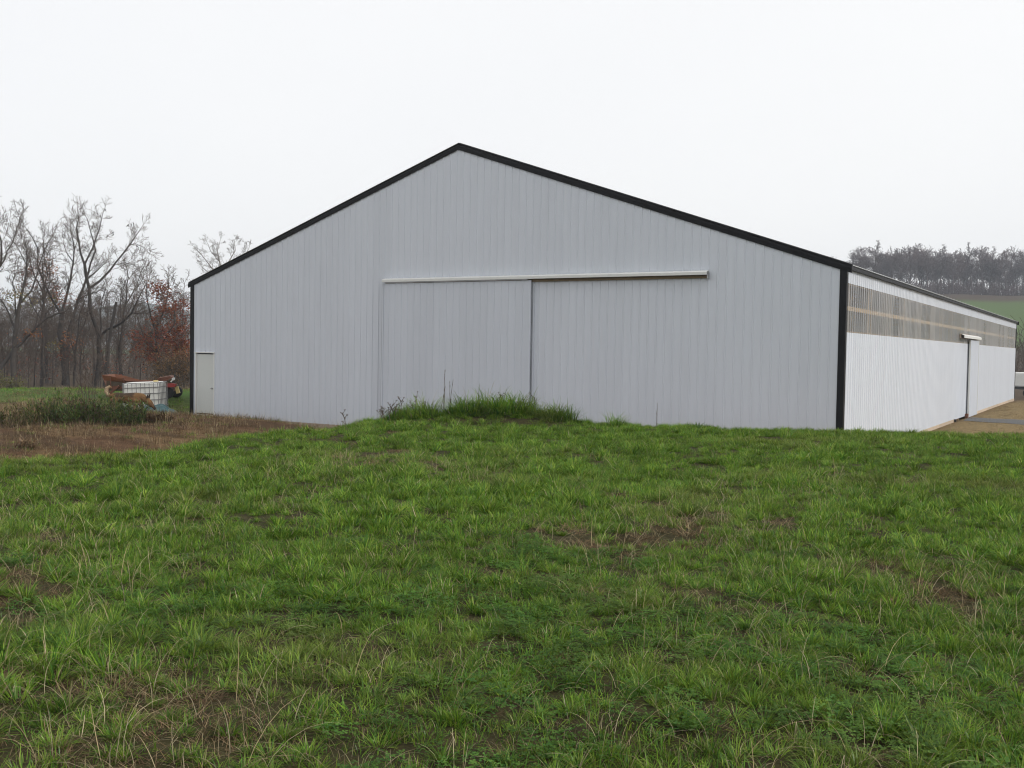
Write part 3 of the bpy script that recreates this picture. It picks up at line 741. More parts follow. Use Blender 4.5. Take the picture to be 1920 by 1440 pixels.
heroes.append(hero('bare_tree', 'pale bare tree crown showing above the left slope of the barn roof', 95, [
    ([(420, 742), (421, 680), (419, 600), (418, 545), (416, 512)], 4.5, 2.2),
    ([(416, 512), (410, 490), (405, 470), (408, 452)], 1.6, 0.5), ([(416, 512), (428, 488), (435, 468), (432, 450)], 1.6, 0.5),
    ([(418, 530), (400, 500), (386, 480), (378, 470)], 1.5, 0.5), ([(418, 530), (440, 500), (452, 478), (458, 462)], 1.5, 0.5),
    ([(419, 545), (398, 518), (380, 505)], 1.3, 0.5), ([(410, 490), (394, 470), (390, 458)], 0.9, 0.4)], 19, bark='bark_pale', dens=1.5, blen=0.6,
    cfg=dict(wob=0.14, up=0.45, rmin=0.009, k=[0, 5, 5, 5])))
heroes.append(hero('bare_tree', 'slender bare tree standing right of the broken dead trunk', 90, [
    ([(227, 738), (226, 690), (224, 650), (229, 610), (236, 570), (240, 535), (238, 505)], 3.4, 0.7),
    ([(229, 610), (220, 580), (216, 550), (222, 520)], 1.3, 0.5), ([(236, 570), (250, 540), (256, 510), (266, 485)], 1.3, 0.4)], 20, dens=1.1))
heroes.append(hero('bare_tree', 'thin dark bare tree between the double trunk and the leafy far left tree', 84, [
    ([(78, 740), (79, 700), (80, 650), (78, 600), (84, 560), (80, 500), (82, 450)], 2.8, 0.6),
    ([(78, 600), (66, 575), (60, 545)], 1.2, 0.5), ([(84, 560), (100, 530), (104, 490)], 1.2, 0.5)], 21))
heroes.append(hero('bare_tree', 'thin bare tree close right of the double trunked tree', 83, [
    ([(138, 738), (139, 700), (140, 665), (146, 630), (150, 590), (160, 560)], 2.6, 0.7),
    ([(146, 630), (158, 610), (168, 580)], 1.1, 0.5), ([(140, 665), (130, 640), (128, 610)], 1.0, 0.5)], 22))

# generic woodland trees, copied
def generic(seed, h, clear, spread, rmin, k, lev=2, br=1.0, nb=16, rnd=False):
    rng = random.Random(seed); mt = MB(); mc = MB(); tips = []; cfg = dict(wob=0.15, up=0.5, rmin=rmin, k=k)
    n = 9; pts = [np.array([0, 0, -0.4])]; d = np.array([rng.gauss(0, .04), rng.gauss(0, .04), 1.0])
    for i in range(n):
        d = nrm(d+np.array([rng.gauss(0, .06), rng.gauss(0, .06), 0.1])); pts.append(pts[-1]+d*h*0.92/n)
    r0 = h*0.013*br; rad = [max(r0*(1.25-1.15*i/n), 0.02) for i in range(n+1)]
    mt.tube(pts, rad, 6)
    for j in range(nb):
        t = clear+(0.98-clear)*(j+rng.random())/nb; i = min(int(t*n), n-1); f = t*n-i; q = pts[i]*(1-f)+pts[i+1]*f
        tt = (t-clear)/(1-clear); L = h*spread*rng.uniform(0.75, 1.2)*((1.25-0.75*tt) if not rnd else (0.45+0.75*math.sin(math.pi*(0.12+0.78*tt))))
        twigs(rng, mc, q, rdir(rng, (0, 0, 1), rng.uniform(0.45, 1.05)+(0.25 if rnd else 0)), L, rad[i]*0.5, lev, tips, cfg)
    return mt, mc, tips
def place(name, meshes, loc, sc, rz, label, group, cat='tree', squash=1.0):
    r = empty(name, loc, rz); r.scale = (sc*squash, sc*squash, sc); tag(r, label, cat, group)
    for nm, me in meshes: o = bpy.data.objects.new(nm, me); link(o, r)
    return r
rng = random.Random(3)
WV = []
for sd in range(5):
    mt, mc, tips = generic(100+sd, 12.0, 0.28, 0.24, 0.011, [0, 4, 5, 6], 3, 0.85, 13)
    WV.append([('trunk', mt.mesh('trunk', MATS['bark'], True)), ('crown', mc.mesh('crown', MATS['twig']))])
for i in range(40):
    u = -90+i*11.0+rng.uniform(-5, 5); D = rng.uniform(100, 145)
    if u > 352: continue
    p = atg(u, D); sc = rng.uniform(0.72, 1.05)*(1.0 if u < 250 else 0.82)
    place('bare_tree', WV[i % 5], p, sc*0.84, rng.uniform(0, 6.28), 'slender bare tree in the grey wood behind the large trees at left', 'bare trees of the wood at left')
# saplings in front
for i in range(22):
    u = -20+i*17+rng.uniform(-7, 7); D = rng.uniform(78, 92); p = atg(u, D)
    if u > 345: continue
    place('sapling', WV[(i*2) % 5], p, rng.uniform(0.28, 0.5), rng.uniform(0, 6.28), 'thin leafless sapling at the edge of the wood at left', 'saplings along the edge of the wood', 'sapling', 0.8)

# thicket of stems and dead leaves under the trees at left
def thicket(name, label, spots, seed, hgt_range, leafn, cols, twigmat, rmin=0.012):
    rng = random.Random(seed); m = MB(); lm = MB(); cfg = dict(wob=0.2, up=0.3, rmin=rmin, k=[0, 3, 4]); tips = []
    for p in spots:
        h = rng.uniform(*hgt_range)
        twigs(rng, m, p, rdir(rng, (0, 0, 1), rng.uniform(0, 0.5)), h, rmin*1.5, 2 if rng.random() < 0.5 else 1, tips, cfg)
    o = m.build(name, MATS[twigmat]); tag(o, label, kind='stuff')
    if leafn:
        cs = [t[0] for t in tips if True]; leaf_cloud(rng, lm, cs, leafn, 0.35, 0.17, cols); tag(lm.build('dead_leaves', MATS['red_leaf'], o), kind='stuff')
    return o
sp = []
for i in range(460):
    u = rng.uniform(-90, 356); D = rng.uniform(80, 125); sp.append(atg(u, D))
thicket('undergrowth', 'tangled leafless undergrowth below the trees at left', sp, 31, (1.2, 4.2), 2600, RED+[(0.10, 0.06, 0.04), (0.14, 0.09, 0.06)], 'twig')
# brown shrub by the barn corner
def shrub(name, label, p, seed, h, n, cols, leafn, spread, group=None):
    rng = random.Random(seed); root = empty(name, p); tag(root, label, 'shrub', group); m = MB(); tips = []; cfg = dict(wob=0.16, up=0.35, rmin=0.009, k=[0, 4, 5])
    for i in range(n):
        a = rng.uniform(0, 6.28); r = spread*0.35*math.sqrt(rng.random())
        twigs(rng, m, (r*math.cos(a), r*math.sin(a), -0.1), rdir(rng, (0, 0, 1), rng.uniform(0.05, 0.55)), h*rng.uniform(0.55, 1), 0.02, 2, tips, cfg)
    m.build('stems', MATS['twig'], root)
    if leafn:
        lm = MB(); leaf_cloud(rng, lm, [t[0] for t in tips], leafn, 0.16, 0.11, cols); lm.build('leaves', MATS['red_leaf'], root)
BRN = [(0.16, 0.09, 0.04), (0.13, 0.075, 0.04), (0.19, 0.11, 0.05)]
shrub('brown_shrub', 'dense russet brown shrub against the left corner of the barn', atg(338, 62), 41, 2.4, 26, BRN, 2600, 2.6)
shrub('brown_shrub', 'lower brown shrub behind the rusty machine, left of the corner shrub', atg(312, 66), 42, 1.9, 18, BRN, 900, 2.2)
shrub('green_shrub', 'yellow green bush at the foot of the leftmost trees', atg(12, 66), 43, 1.3, 16, [(0.12, 0.13, 0.045), (0.16, 0.15, 0.05)], 1300, 2.0)
# birds perched on the highest twigs
def bird_mesh():
    m = MB(); m.tube([(-0.16, 0, -0.07), (-0.06, 0, 0.0), (0.02, 0, 0.06), (0.08, 0, 0.13), (0.12, 0, 0.16), (0.17, 0, 0.155)], [0.02, 0.065, 0.08, 0.06, 0.045, 0.008], 7, True)
    m.tube([(-0.10, 0, -0.02), (-0.30, 0, -0.16)], [0.03, 0.035], 4, True)
    m.tube([(0, 0.025, 0.0), (0.0, 0.025, -0.09)], [0.009, 0.009], 3); m.tube([(0, -0.025, 0.0), (0.0, -0.025, -0.09)], [0.009, 0.009], 3); return m.mesh('bird', MATS['feather'], True)
bm_ = bird_mesh()
def px_of(q):
    d = np.asarray(q)-CP; z = d @ _F; return 960+FPX*(d @ _R2)/z, 720-FPX*(d @ _U2)/z
ALLT = [(b+t[0], px_of(b+t[0])) for _, b, tp in heroes for t in tp]
used = set()
for u, v in ((150, 394), (154, 401), (184, 402), (190, 405), (201, 398), (240, 424), (246, 425), (249, 421), (209, 437), (217, 438), (200, 440), (258, 464)):
    k = min((i for i in range(len(ALLT)) if i not in used), key=lambda i: (ALLT[i][1][0]-u)**2+(ALLT[i][1][1]-v)**2); used.add(k); q = ALLT[k][0]
    o = bpy.data.objects.new('bird', bm_); link(o); o.location = tuple(q+np.array([0, 0, 0.085])); o.rotation_euler = (0, 0, rng.uniform(0, 6.28)); o.scale = (0.6, 0.6, 0.6); o.location.z -= 0.034
    tag(o, 'small dark bird perched on a top twig of the bare trees at left', 'bird', 'birds perched in the treetops')

# ---- wooded hilltop at right
HV = []
for sd in range(6):
    mt, mc, tips = generic(200+sd, 18.2, 0.42, 0.19, 0.040, [0, 5, 6, 6], 2, 1.25, 24, True)
    HV.append([('trunk', mt.mesh('trunk', MATS['twig_hill'], True)), ('crown', mc.mesh('crown', MATS['twig_hill']))])
rng = random.Random(5)
nh = 0
for row, (Dm, n, u0, u1) in enumerate(((394, 36, 1590, 2050), (405, 36, 1565, 2050), (416, 34, 1548, 2050), (428, 30, 1545, 2050))):
    for i in range(n):
        u = u0+(u1-u0)*(i+rng.uniform(-0.45, 0.45))/n; D = Dm+rng.uniform(-5, 5); p = atg(u, D)
        sc = rng.uniform(0.80, 1.14)*(0.78+0.22*float(sst(1560, 1640, u)))
        if 1850 < u < 1890: sc *= 0.9
        place('woodland_tree', HV[rng.randrange(6)], p, sc, rng.uniform(0, 6.28), 'tall bare tree in the wood along the crest of the hazy hill', 'bare trees on the hilltop', 'tree', rng.uniform(0.75, 1.1)); nh += 1
sp = []
for i in range(1500):
    u = rng.uniform(1530, 2050); D = rng.uniform(386, 425); sp.append(atg(u, D))
thicket('hillside_brush', 'dark brush under the trees along the hilltop', sp, 33, (2.0, 5.5), 0, None, 'twig_hill', 0.07)
sp = []
for i in range(420):
    u = rng.uniform(1890, 2150); D = rng.uniform(115, 190); sp.append(atg(u, D))
thicket('valley_brush', 'grey leafless brush in the hollow beyond the far end of the barn', sp, 34, (3, 7.5), 0, None, 'twig', 0.02)

# ------------------------------------------------------------------ grass
def blade(m, rng, base, az, L, wd, lean, curl, col, seg=3):
    """tapered, bending strip"""
    n0 = len(m.v); x, y, z = base; th = lean; dx, dy = math.cos(az), math.sin(az); sx, sy = -dy, dx
    for i in range(seg+1):
        t = i/seg; wv = wd*(1-t)**0.7*0.5 if i else wd*0.4
        if i == seg: m.v.append((x, y, z)); m.c.append(col)
        else:
            m.v += [(x-sx*wv, y-sy*wv, z), (x+sx*wv, y+sy*wv, z)]; m.c += [col, col]
        s = L/seg; x += dx*math.sin(th)*s; y += dy*math.sin(th)*s; z += math.cos(th)*s; th += curl/seg
    for i in range(seg-1): a = n0+2*i; m.f.append((a, a+1, a+3, a+2))
    a = n0+2*(seg-1); m.f.append((a, a+1, a+2))
GREENS = [(0.122, 0.232, 0.020), (0.090, 0.195, 0.023), (0.160, 0.265, 0.028), (0.058, 0.148, 0.022), (0.195, 0.265, 0.036)]
STRAW = [(0.40, 0.33, 0.19), (0.32, 0.25, 0.14), (0.46, 0.39, 0.25), (0.26, 0.19, 0.10)]
THATCH = [(0.15, 0.095, 0.05), (0.19, 0.135, 0.075), (0.10, 0.062, 0.035), (0.24, 0.18, 0.10)]
def tuft(seed, n, R, L0, L1, wd, lean, curl, dry=0.0, cols=GREENS, seg=3, flat=False):
    rng = random.Random(seed); m = MB()
    for i in range(n):
        a = rng.uniform(0, 6.28); r = R*math.sqrt(rng.random()); az = a+rng.gauss(0, 0.9)
        isd = rng.random() < dry; c = rng.choice(STRAW if isd else cols); f = rng.uniform(0.6, 1.4)
        blade(m, rng, (r*math.cos(a), r*math.sin(a), -0.01), az, rng.uniform(L0, L1)*(1.0 if not isd else rng.uniform(0.8, 1.5)), wd*rng.uniform(0.7, 1.2)*(0.7 if isd else 1), (rng.uniform(1.05, 1.5) if flat else abs(rng.gauss(0, lean))), (rng.gauss(0.05, 0.15) if flat else rng.gauss(curl, 0.4)), tuple(k*f for k in c), seg)
    return m
def dome(seed, n, R, L0, L1, wd, dry=0.04, cols=GREENS, seg=3, lmax=1.25):
    """tussock: blades fan out of a small foot into a rounded tuft"""
    rng = random.Random(seed); m = MB()
    for i in range(n):
        a = rng.uniform(0, 6.28); q = math.sqrt(rng.random()); r = R*q; isd = rng.random() < dry; c = rng.choice(STRAW if isd else cols); f = rng.uniform(0.65, 1.35)
        blade(m, rng, (r*math.cos(a), r*math.sin(a), -0.01), a+rng.gauss(0, 0.45), rng.uniform(L0, L1), wd*rng.uniform(0.7, 1.25), 0.1+lmax*q*rng.uniform(0.6, 1.1), rng.gauss(0.75, 0.35), tuple(k*f for k in c), seg)
    return m
def clover(seed, n, R, s):
    rng = random.Random(seed); m = MB()
    for i in range(n):
        a = rng.uniform(0, 6.28); r = R*math.sqrt(rng.random()); h = rng.uniform(0.02, 0.075); x, y = r*math.cos(a), r*math.sin(a)
        c = rng.choice([(0.070, 0.155, 0.026), (0.050, 0.125, 0.024), (0.09, 0.175, 0.03)]); f = rng.uniform(0.8, 1.2); c = tuple(k*f for k in c)
        for j in range(3):
            t = a+j*2.1+rng.uniform(-.3, .3); u = np.array([math.cos(t), math.sin(t), rng.uniform(-0.2, 0.35)]); v = np.array([-math.sin(t), math.cos(t), rng.uniform(-.2, .2)]); p = np.array([x, y, h])
            z = s*rng.uniform(0.7, 1.3); m.quad(p, p+u*z*0.6+v*z*0.4, p+u*z, p+u*z*0.6-v*z*0.4); m.c += [c]*4
    return m
tcol = bpy.data.collections.new('tuft_sources')
def addt(i, m, ma):
    o = bpy.data.objects.new('tuft_%02d' % i, m.mesh('tuft_%02d' % i, MATS[ma])); tcol.objects.link(o)
for i in range(4): addt(i, tuft(300+i, 52, 0.12, 0.05, 0.14, 0.0074, 0.85, 1.3, 0.04), 'grass_blade')
for i in range(4, 7): addt(i, tuft(300+i, 46, 0.10, 0.10, 0.22, 0.0080, 0.75, 1.6, 0.03, seg=4), 'grass_blade')
for i in range(7, 9): addt(i, tuft(300+i, 44, 0.13, 0.04, 0.12, 0.0062, 0.95, 1.0, 0.18), 'grass_blade')
for i in range(9, 11): addt(i, tuft(300+i, 8, 0.12, 0.16, 0.36, 0.0044, 0.55, 1.9, 1.0, seg=6), 'dry_blade')
for i in range(11, 13): addt(i, tuft(300+i, 60, 0.15, 0.05, 0.15, 0.0050, 1.25, 0.3, 0.0, THATCH, 3, True), 'dry_blade')
for i in range(13, 15): addt(i, clover(300+i, 44, 0.13, 0.020), 'grass_blade')
addt(15, tuft(315, 110, 0.12, 0.16, 0.34, 0.0075, 0.42, 1.6, 0.05, seg=5), 'grass_blade')
addt(16, tuft(316, 18, 0.16, 0.10, 0.26, 0.0045, 0.9, 0.9, 1.0, [(0.2, 0.14, 0.07)], 4), 'dry_blade')
# wider clumps for the middle distance
for i in range(17, 20): addt(i, tuft(300+i, 165, 0.25, 0.06, 0.16, 0.0105, 0.80, 1.3, 0.03), 'grass_blade')
for i in range(20, 22): addt(i, tuft(300+i, 140, 0.20, 0.11, 0.23, 0.0110, 0.65, 1.5, 0.03), 'grass_blade')
addt(22, tuft(322, 150, 0.26, 0.05, 0.15, 0.0085, 0.75, 1.0, 0.14), 'grass_blade')
addt(23, tuft(323, 130, 0.27, 0.06, 0.18, 0.0075, 1.15, 0.4, 0.0, THATCH, 3, True), 'dry_blade')

for i in range(24, 28): addt(i, dome(400+i, 95, 0.07, 0.09, 0.20, 0.0082, seg=4), 'grass_blade')
addt(31, tuft(431, 46, 0.15, 0.05, 0.15, 0.0060, 1.2, 0.4, 0.15, [(0.12, 0.075, 0.04), (0.085, 0.052, 0.03), (0.15, 0.10, 0.055)], 3, True), 'dry_blade')
addt(32, tuft(432, 40, 0.17, 0.06, 0.18, 0.0060, 1.0, 0.8, 0.2, [(0.11, 0.07, 0.038), (0.08, 0.06, 0.03), (0.14, 0.095, 0.05)]), 'dry_blade')
for i in range(28, 31): addt(i, dome(400+i, 85, 0.09, 0.09, 0.21, 0.0125), 'grass_blade')

def scatter(name, label, P, idx, scl, seed):
    rr = np.random.RandomState(seed); n = len(P)
    me = bpy.data.meshes.new(name); me.vertices.add(n); me.vertices.foreach_set('co', P.astype(np.float32).ravel())
    a = me.attributes.new('rot', 'FLOAT_VECTOR', 'POINT'); rot = np.stack([rr.normal(0, 0.12, n), rr.normal(0, 0.12, n), rr.rand(n)*6.283], -1); a.data.foreach_set('vector', rot.astype(np.float32).ravel())
    a = me.attributes.new('scl', 'FLOAT', 'POINT'); a.data.foreach_set('value', scl.astype(np.float32))
    a = me.attributes.new('idx', 'INT', 'POINT'); a.data.foreach_set('value', idx.astype(np.int32))
    me.materials.append(MATS['grass_blade'])
    o = bpy.data.objects.new(name, me); link(o); tag(o, label, kind='stuff')
    g = bpy.data.node_groups.new(name+'_scatter', 'GeometryNodeTree')
    g.interface.new_socket('Geometry', in_out='INPUT', socket_type='NodeSocketGeometry'); g.interface.new_socket('Geometry', in_out='OUTPUT', socket_type='NodeSocketGeometry')
    gi = g.nodes.new('NodeGroupInput'); go = g.nodes.new('NodeGroupOutput'); ip = g.nodes.new('GeometryNodeInstanceOnPoints'); ci = g.nodes.new('GeometryNodeCollectionInfo')
    ci.inputs['Collection'].default_value = tcol; ci.inputs['Separate Children'].default_value = True; ci.inputs['Reset Children'].default_value = True
    def na(nm, ty):
        q = g.nodes.new('GeometryNodeInputNamedAttribute'); q.data_type = ty; q.inputs['Name'].default_value = nm; return q.outputs['Attribute']
    ip.inputs['Pick Instance'].default_value = True
    e2 = g.nodes.new('FunctionNodeEulerToRotation')
    g.links.new(gi.outputs[0], ip.inputs['Points']); g.links.new(ci.outputs[0], ip.inputs['Instance'])
    g.links.new(na('idx', 'INT'), ip.inputs['Instance Index']); g.links.new(na('rot', 'FLOAT_VECTOR'), e2.inputs[0]); g.links.new(e2.outputs[0], ip.inputs['Rotation'])
    g.links.new(na('scl', 'FLOAT'), ip.inputs['Scale']); g.links.new(ip.outputs[0], go.inputs[0])
    md = o.modifiers.new('scatter', 'NODES'); md.node_group = g
    return o

rr = np.random.RandomState(21)
def sector(r0, r1, dens, half=0.66):
    n = int(half*(r1*r1-r0*r0)*dens); r = np.sqrt(rr.rand(n)*(r1*r1-r0*r0)+r0*r0); a = YAW+(rr.rand(n)*2-1)*half
    return CP[0]+r*np.sin(a), CP[1]+r*np.cos(a), r
X = []; Y = []; RR = []
SPLIT = 8.5
def take(r0, r1, dn): return [np.array(q) for q in sector(r0, r1, dn)]
def on_bank(X, Y):
    s = rim_dist(X, Y)+0.5*(fbm(X*0.9, Y*0.9)-0.5); return s < 0.45+0.6*(fbm(X*1.3+4, Y*1.3)-0.3)
LX_, LY_, LI_, LS_ = [], [], [], []
def put(x, y, i, s): LX_.append(x); LY_.append(y); LI_.append(np.asarray(i)); LS_.append(s)
def dryness(x, y, r): return fbm(x*0.42+40, y*0.42+11)*np.where(r < 9, 1.0, 0.94)+0.03*np.exp(-((r-8.0)/2.6)**2)
# tussocks
for r0, r1, dn in ((1.8, SPLIT, 58), (SPLIT, 14, 30), (14, 30, 22)):
    x, y, r = take(r0, r1, dn); k = on_bank(x, y); x, y, r = x[k], y[k], r[k]
    bare = fbm(x*1.05+3, y*1.05+70); dr = dryness(x, y, r); u = rr.rand(len(x)); mnd = np.hypot(x+5.6, y+6.3) < 2.2
    k = mnd | ((bare > 0.25) & ((dr < 0.68) | (u < 0.55)) & (u < 0.97)); x, y, r = x[k], y[k], r[k]; n = len(x)
    put(x, y, rr.randint(24, 28, n) if r1 <= SPLIT else rr.randint(28, 31, n), rr.uniform(0.40, 0.95, n)*(0.70+0.5*sst(0.35, 0.65, fbm(x*0.8+90, y*0.8+5)))*(1.05 if r1 > SPLIT else 0.88))
# short turf between them
for r0, r1, dn in ((1.8, SPLIT, 110), (SPLIT, 14, 19), (14, 30, 12)):
    x, y, r = take(r0, r1, dn); k = on_bank(x, y); x, y, r = x[k], y[k], r[k]; n = len(x); nf = r1 <= SPLIT
    bare = fbm(x*1.05+3, y*1.05+70); dr = dryness(x, y, r); u = rr.rand(n)
    i = rr.randint(0, 4, n) if nf else rr.randint(17, 20, n)
    i = np.where((fbm(x*0.9+55, y*0.9+33) > 0.52) & (rr.rand(n) < 0.55) & nf, rr.randint(13, 15, n), i)
    i = np.where(rr.rand(n) < 0.12+0.5*np.clip(dr-0.55, 0, 1)*6, rr.randint(7, 9, n) if nf else 22, i)
    i = np.where((dr+rr.normal(0, 0.04, n) > 0.69) | (bare < 0.27), rr.randint(11, 13, n) if nf else 23, i)
    i = np.where(rr.rand(n) < 0.06, rr.randint(11, 13, n) if nf else i, i)
    s = rr.uniform(0.45, 0.85, n); k = (bare > 0.26) | (u < 0.45); put(x[k], y[k], i[k], s[k])
X = np.concatenate(LX_); Y = np.concatenate(LY_); idx = np.concatenate(LI_); scl = np.concatenate(LS_)
# long unmown grass on the mound and in tussocks
def ring(cx_, cy_, rad, k):
    a = rr.rand(k)*6.283; r = rad*np.sqrt(rr.rand(k)); return cx_+r*np.cos(a), cy_+r*np.sin(a)
ex = []; ey = []; es = []
for bx, by, rad, k, sc in ((-6.95, -7.35, .45, 16, 1.7), (-6.5, -6.9, .35, 12, 1.5), (-6.05, -6.45, .38, 15, 2.0), (-5.5, -6.1, .38, 15, 2.1), (-5.0, -5.8, .3, 10, 1.6), (-4.5, -5.55, .35, 12, 1.6), (-4.1, -5.3, .25, 4, 1.1), (-3.35, -5.0, .14, 5, 1.5), (-7.3, -10.4, .4, 4, 1.1), (-6.4, -15.0, .5, 5, 1.1), (-6.2, -13.6, .5, 5, 1.1)):
    a, b = ring(bx, by, rad, k); ex.append(a); ey.append(b); es.append(np.full(k, sc)*rr.uniform(0.7, 1.2, k))
a, b, c = sector(4.5, 20, 0.6); kk = rim_dist(a, b) < -0.3; ex.append(a[kk]); ey.append(b[kk]); es.append(rr.uniform(0.85, 1.2, kk.sum())*(0.60+0.4*sst(6, 13, c[kk])))
ex = np.concatenate(ex); ey = np.concatenate(ey); es = np.concatenate(es)
X = np.concatenate([X, ex]); Y = np.concatenate([Y, ey]); idx = np.concatenate([idx, np.where(rr.rand(len(ex)) < 0.35, 15, rr.randint(28, 31, len(ex)))]); scl = np.concatenate([scl, es])
# straw wisps
a, b, c = sector(3.5, 15, 17); kk = (rim_dist(a, b) < -0.2) & (dryness(a, b, c)+rr.normal(0, 0.06, len(a)) > 0.51); a = a[kk]; b = b[kk]
X = np.concatenate([X, a]); Y = np.concatenate([Y, b]); idx = np.concatenate([idx, rr.randint(9, 11, len(a))]); scl = np.concatenate([scl, rr.uniform(0.75, 1.25, len(a))])
P = np.stack([X, Y, H(X, Y)], -1)
scatter('grass', 'rough green grass with straw in it covering the bank in front of the barn', P, idx, scl, 1)
print('grass tufts', len(P))
# dry wisps on the dirt and pasture left of the barn and right of it
def field(n, x0, x1, y0, y1): return rr.uniform(x0, x1, n), rr.uniform(y0, y1, n)
a, b = field(9000, -40, -5, -17, 14); s = rim_dist(a, b); bd = barn_dist(a, b); kk = (s > 0.2) & (bd > 0.15) & (fbm(a*0.6+8, b*0.6) > 0.40)
a, b, bd = a[kk], b[kk], bd[kk]; n = len(a); gr = (fbm(a*0.22+13, b*0.22) > 0.49) & (a < -19)
ix = np.where(gr & (rr.rand(n) < 0.7), rr.randint(0, 4, n), np.where(rr.rand(n) < 0.12, 16, rr.randint(31, 33, n)))
ix = np.where((rr.rand(n) < 0.10) & (bd > 2), rr.randint(7, 9, n), ix)
a3, b3 = field(3800, -24, -6.5, -16, -0.1); s3 = rim_dist(a3, b3); kk = (s3 > 0.3) & (barn_dist(a3, b3) > 0.12) & (fbm(a3*0.9, b3*1.6)+rr.normal(0, 0.05, len(a3)) > 0.46); a3, b3 = a3[kk], b3[kk]
i3 = np.where(rr.rand(len(a3)) < 0.10, 16, np.where(rr.rand(len(a3)) < 0.10, rr.randint(7, 9, len(a3)), rr.randint(31, 33, len(a3))))
a = np.concatenate([a, a3]); b = np.concatenate([b, b3]); ix = np.concatenate([ix, i3]); n = len(a)
a2, b2 = field(1500, 0.1, 14, 3, 40); s2 = rim_dist(a2, b2); kk = (s2 > 0.6) & (barn_dist(a2, b2) > 0.2); a2, b2 = a2[kk], b2[kk]; i2 = np.where(rr.rand(len(a2)) < 0.3, 16, rr.randint(11, 13, len(a2)))
X = np.concatenate([a, a2]); Y = np.concatenate([b, b2]); P = np.stack([X, Y, H(X, Y)], -1)
scatter('dry_grass', 'dead straw and thin grass on the dirt beside the barn', P, np.concatenate([ix, i2]), np.concatenate([rr.uniform(0.8, 1.5, n), rr.uniform(0.6, 1.2, len(a2))]), 2)
# clods of turned earth below the left corner
cm = MB(); rng = random.Random(9)
for i in range(420):
    x = rng.uniform(-23.5, -9); y = rng.uniform(-9, -0.25)
    if barn_dist(np.array([x]), np.array([y]))[0] < 0.12 or rim_dist(np.array([x]), np.array([y]))[0] < 0.8: continue
    z = hgt(x, y); r = rng.uniform(0.015, 0.06)*(1.5 if x < -20.5 and y > -1.6 else 1)
    n0 = len(cm.v)
    for dx, dy, dz in ((1, 0, 0), (0, 1, 0), (-1, 0, 0), (0, -1, 0), (0, 0, .8)): cm.v.append((x+dx*r*rng.uniform(.6, 1.3), y+dy*r*rng.uniform(.6, 1.3), z-0.01+dz*r*rng.uniform(.7, 1.2)))
    cm.f += [(n0, n0+1, n0+4), (n0+1, n0+2, n0+4), (n0+2, n0+3, n0+4), (n0+3, n0, n0+4)]
tag(cm.build('clods', MATS['clod']), 'loose clods of earth on the dirt in front of the barn', kind='stuff')

# ---- leafy weeds left of the barn
def weed_clump(label, u, D, wd, h, n, seed, cols, stalks=0):
    rng = random.Random(seed); p = atg(u, D); root = empty('weed_clump', p); tag(root, label, 'weeds', 'weeds on the rough ground left of the barn')
    m = MB(); lm = MB()
    for i in range(n):
        a = rng.uniform(0, 6.28); r = math.sqrt(rng.random()); x = r*wd/2*math.cos(a); y = r*wd/2*math.sin(a); hh = h*(1-0.45*r)*rng.uniform(0.55, 1.12)
        g = hgt(p[0]+x, p[1]+y)-p[2]
        lx, ly = rng.gauss(0, 0.36)*hh, rng.gauss(0, 0.36)*hh; q0 = np.array([x, y, g-0.02]); q1 = np.array([x+lx, y+ly, g+hh])
        prism(m, q0, q1, 0.005, 0.003)
        k = int(9+8*rng.random())
        for j in range(k):
            t = 0.1+0.9*rng.random(); q = q0+(q1-q0)*t; az = rng.uniform(0, 6.28); L = rng.uniform(0.06, 0.17)
            c = rng.choice(cols); f = rng.uniform(0.6, 1.35)
            blade(lm, rng, tuple(q), az, L, 0.032*rng.uniform(0.6, 1.2), rng.uniform(0.3, 1.2), rng.uniform(0.3, 1.2), tuple(ch*f for ch in c), 2)
    for i in range(stalks):
        x, y = rng.gauss(0, wd*0.18), rng.gauss(0, wd*0.18); pts = [(x, y, -0.02), (x+rng.gauss(0, .05), y+rng.gauss(0, .05), h*0.8), (x+rng.gauss(0, .1), y+rng.gauss(0, .1), h*rng.uniform(1.3, 1.75))]
        for a_, b_ in zip(pts[:-1], pts[1:]): prism(m, a_, b_, 0.008, 0.005)
        for j in range(7):
            t = rng.random(); q = np.array(pts[1])*(1-t)+np.array(pts[2])*t; d = rdir(rng, (0, 0, 1), 0.6)*0.18; prism(m, q, q+d, 0.004, 0.003)
    m.build('stems', MATS['twig'], root); lm.build('leaves', MATS['weed_leaf'], root)
WG = [(0.075, 0.135, 0.030), (0.050, 0.100, 0.028), (0.11, 0.15, 0.035), (0.13, 0.13, 0.045)]
WB = [(0.11, 0.13, 0.035), (0.16, 0.13, 0.055), (0.08, 0.11, 0.03), (0.20, 0.145, 0.075)]
weed_clump('low olive weeds at the left picture edge, nearest the grass bank', 22, 24.5, 1.3, 0.52, 90, 51, WB)
weed_clump('brownish green weeds next to the leftmost weed patch', 75, 25.5, 1.2, 0.66, 110, 52, WB)
weed_clump('bushy dark green weeds in the middle of the weed patch', 118, 25.5, 1.2, 0.92, 140, 53, WG)
weed_clump('weeds with tall dark stalks sticking up, left of the dog', 157, 26.0, 0.9, 0.78, 90, 54, WB, 9)
weed_clump('dark green weeds in front of the hindquarters of the dog', 204, 25.6, 1.1, 0.84, 150, 55, WG)
weed_clump('dark green weeds in front of the chest of the dog', 238, 25.6, 0.8, 0.68, 120, 56, WG)
weed_clump('short dry brown weeds below the tarp', 292, 26.5, 0.8, 0.26, 60, 57, [(0.17, 0.11, 0.055), (0.13, 0.085, 0.045)])
weed_clump('small dead brown weed on the dirt at far left', 46, 20.5, 0.40, 0.22, 12, 58, [(0.15, 0.10, 0.06), (0.20, 0.14, 0.08)])
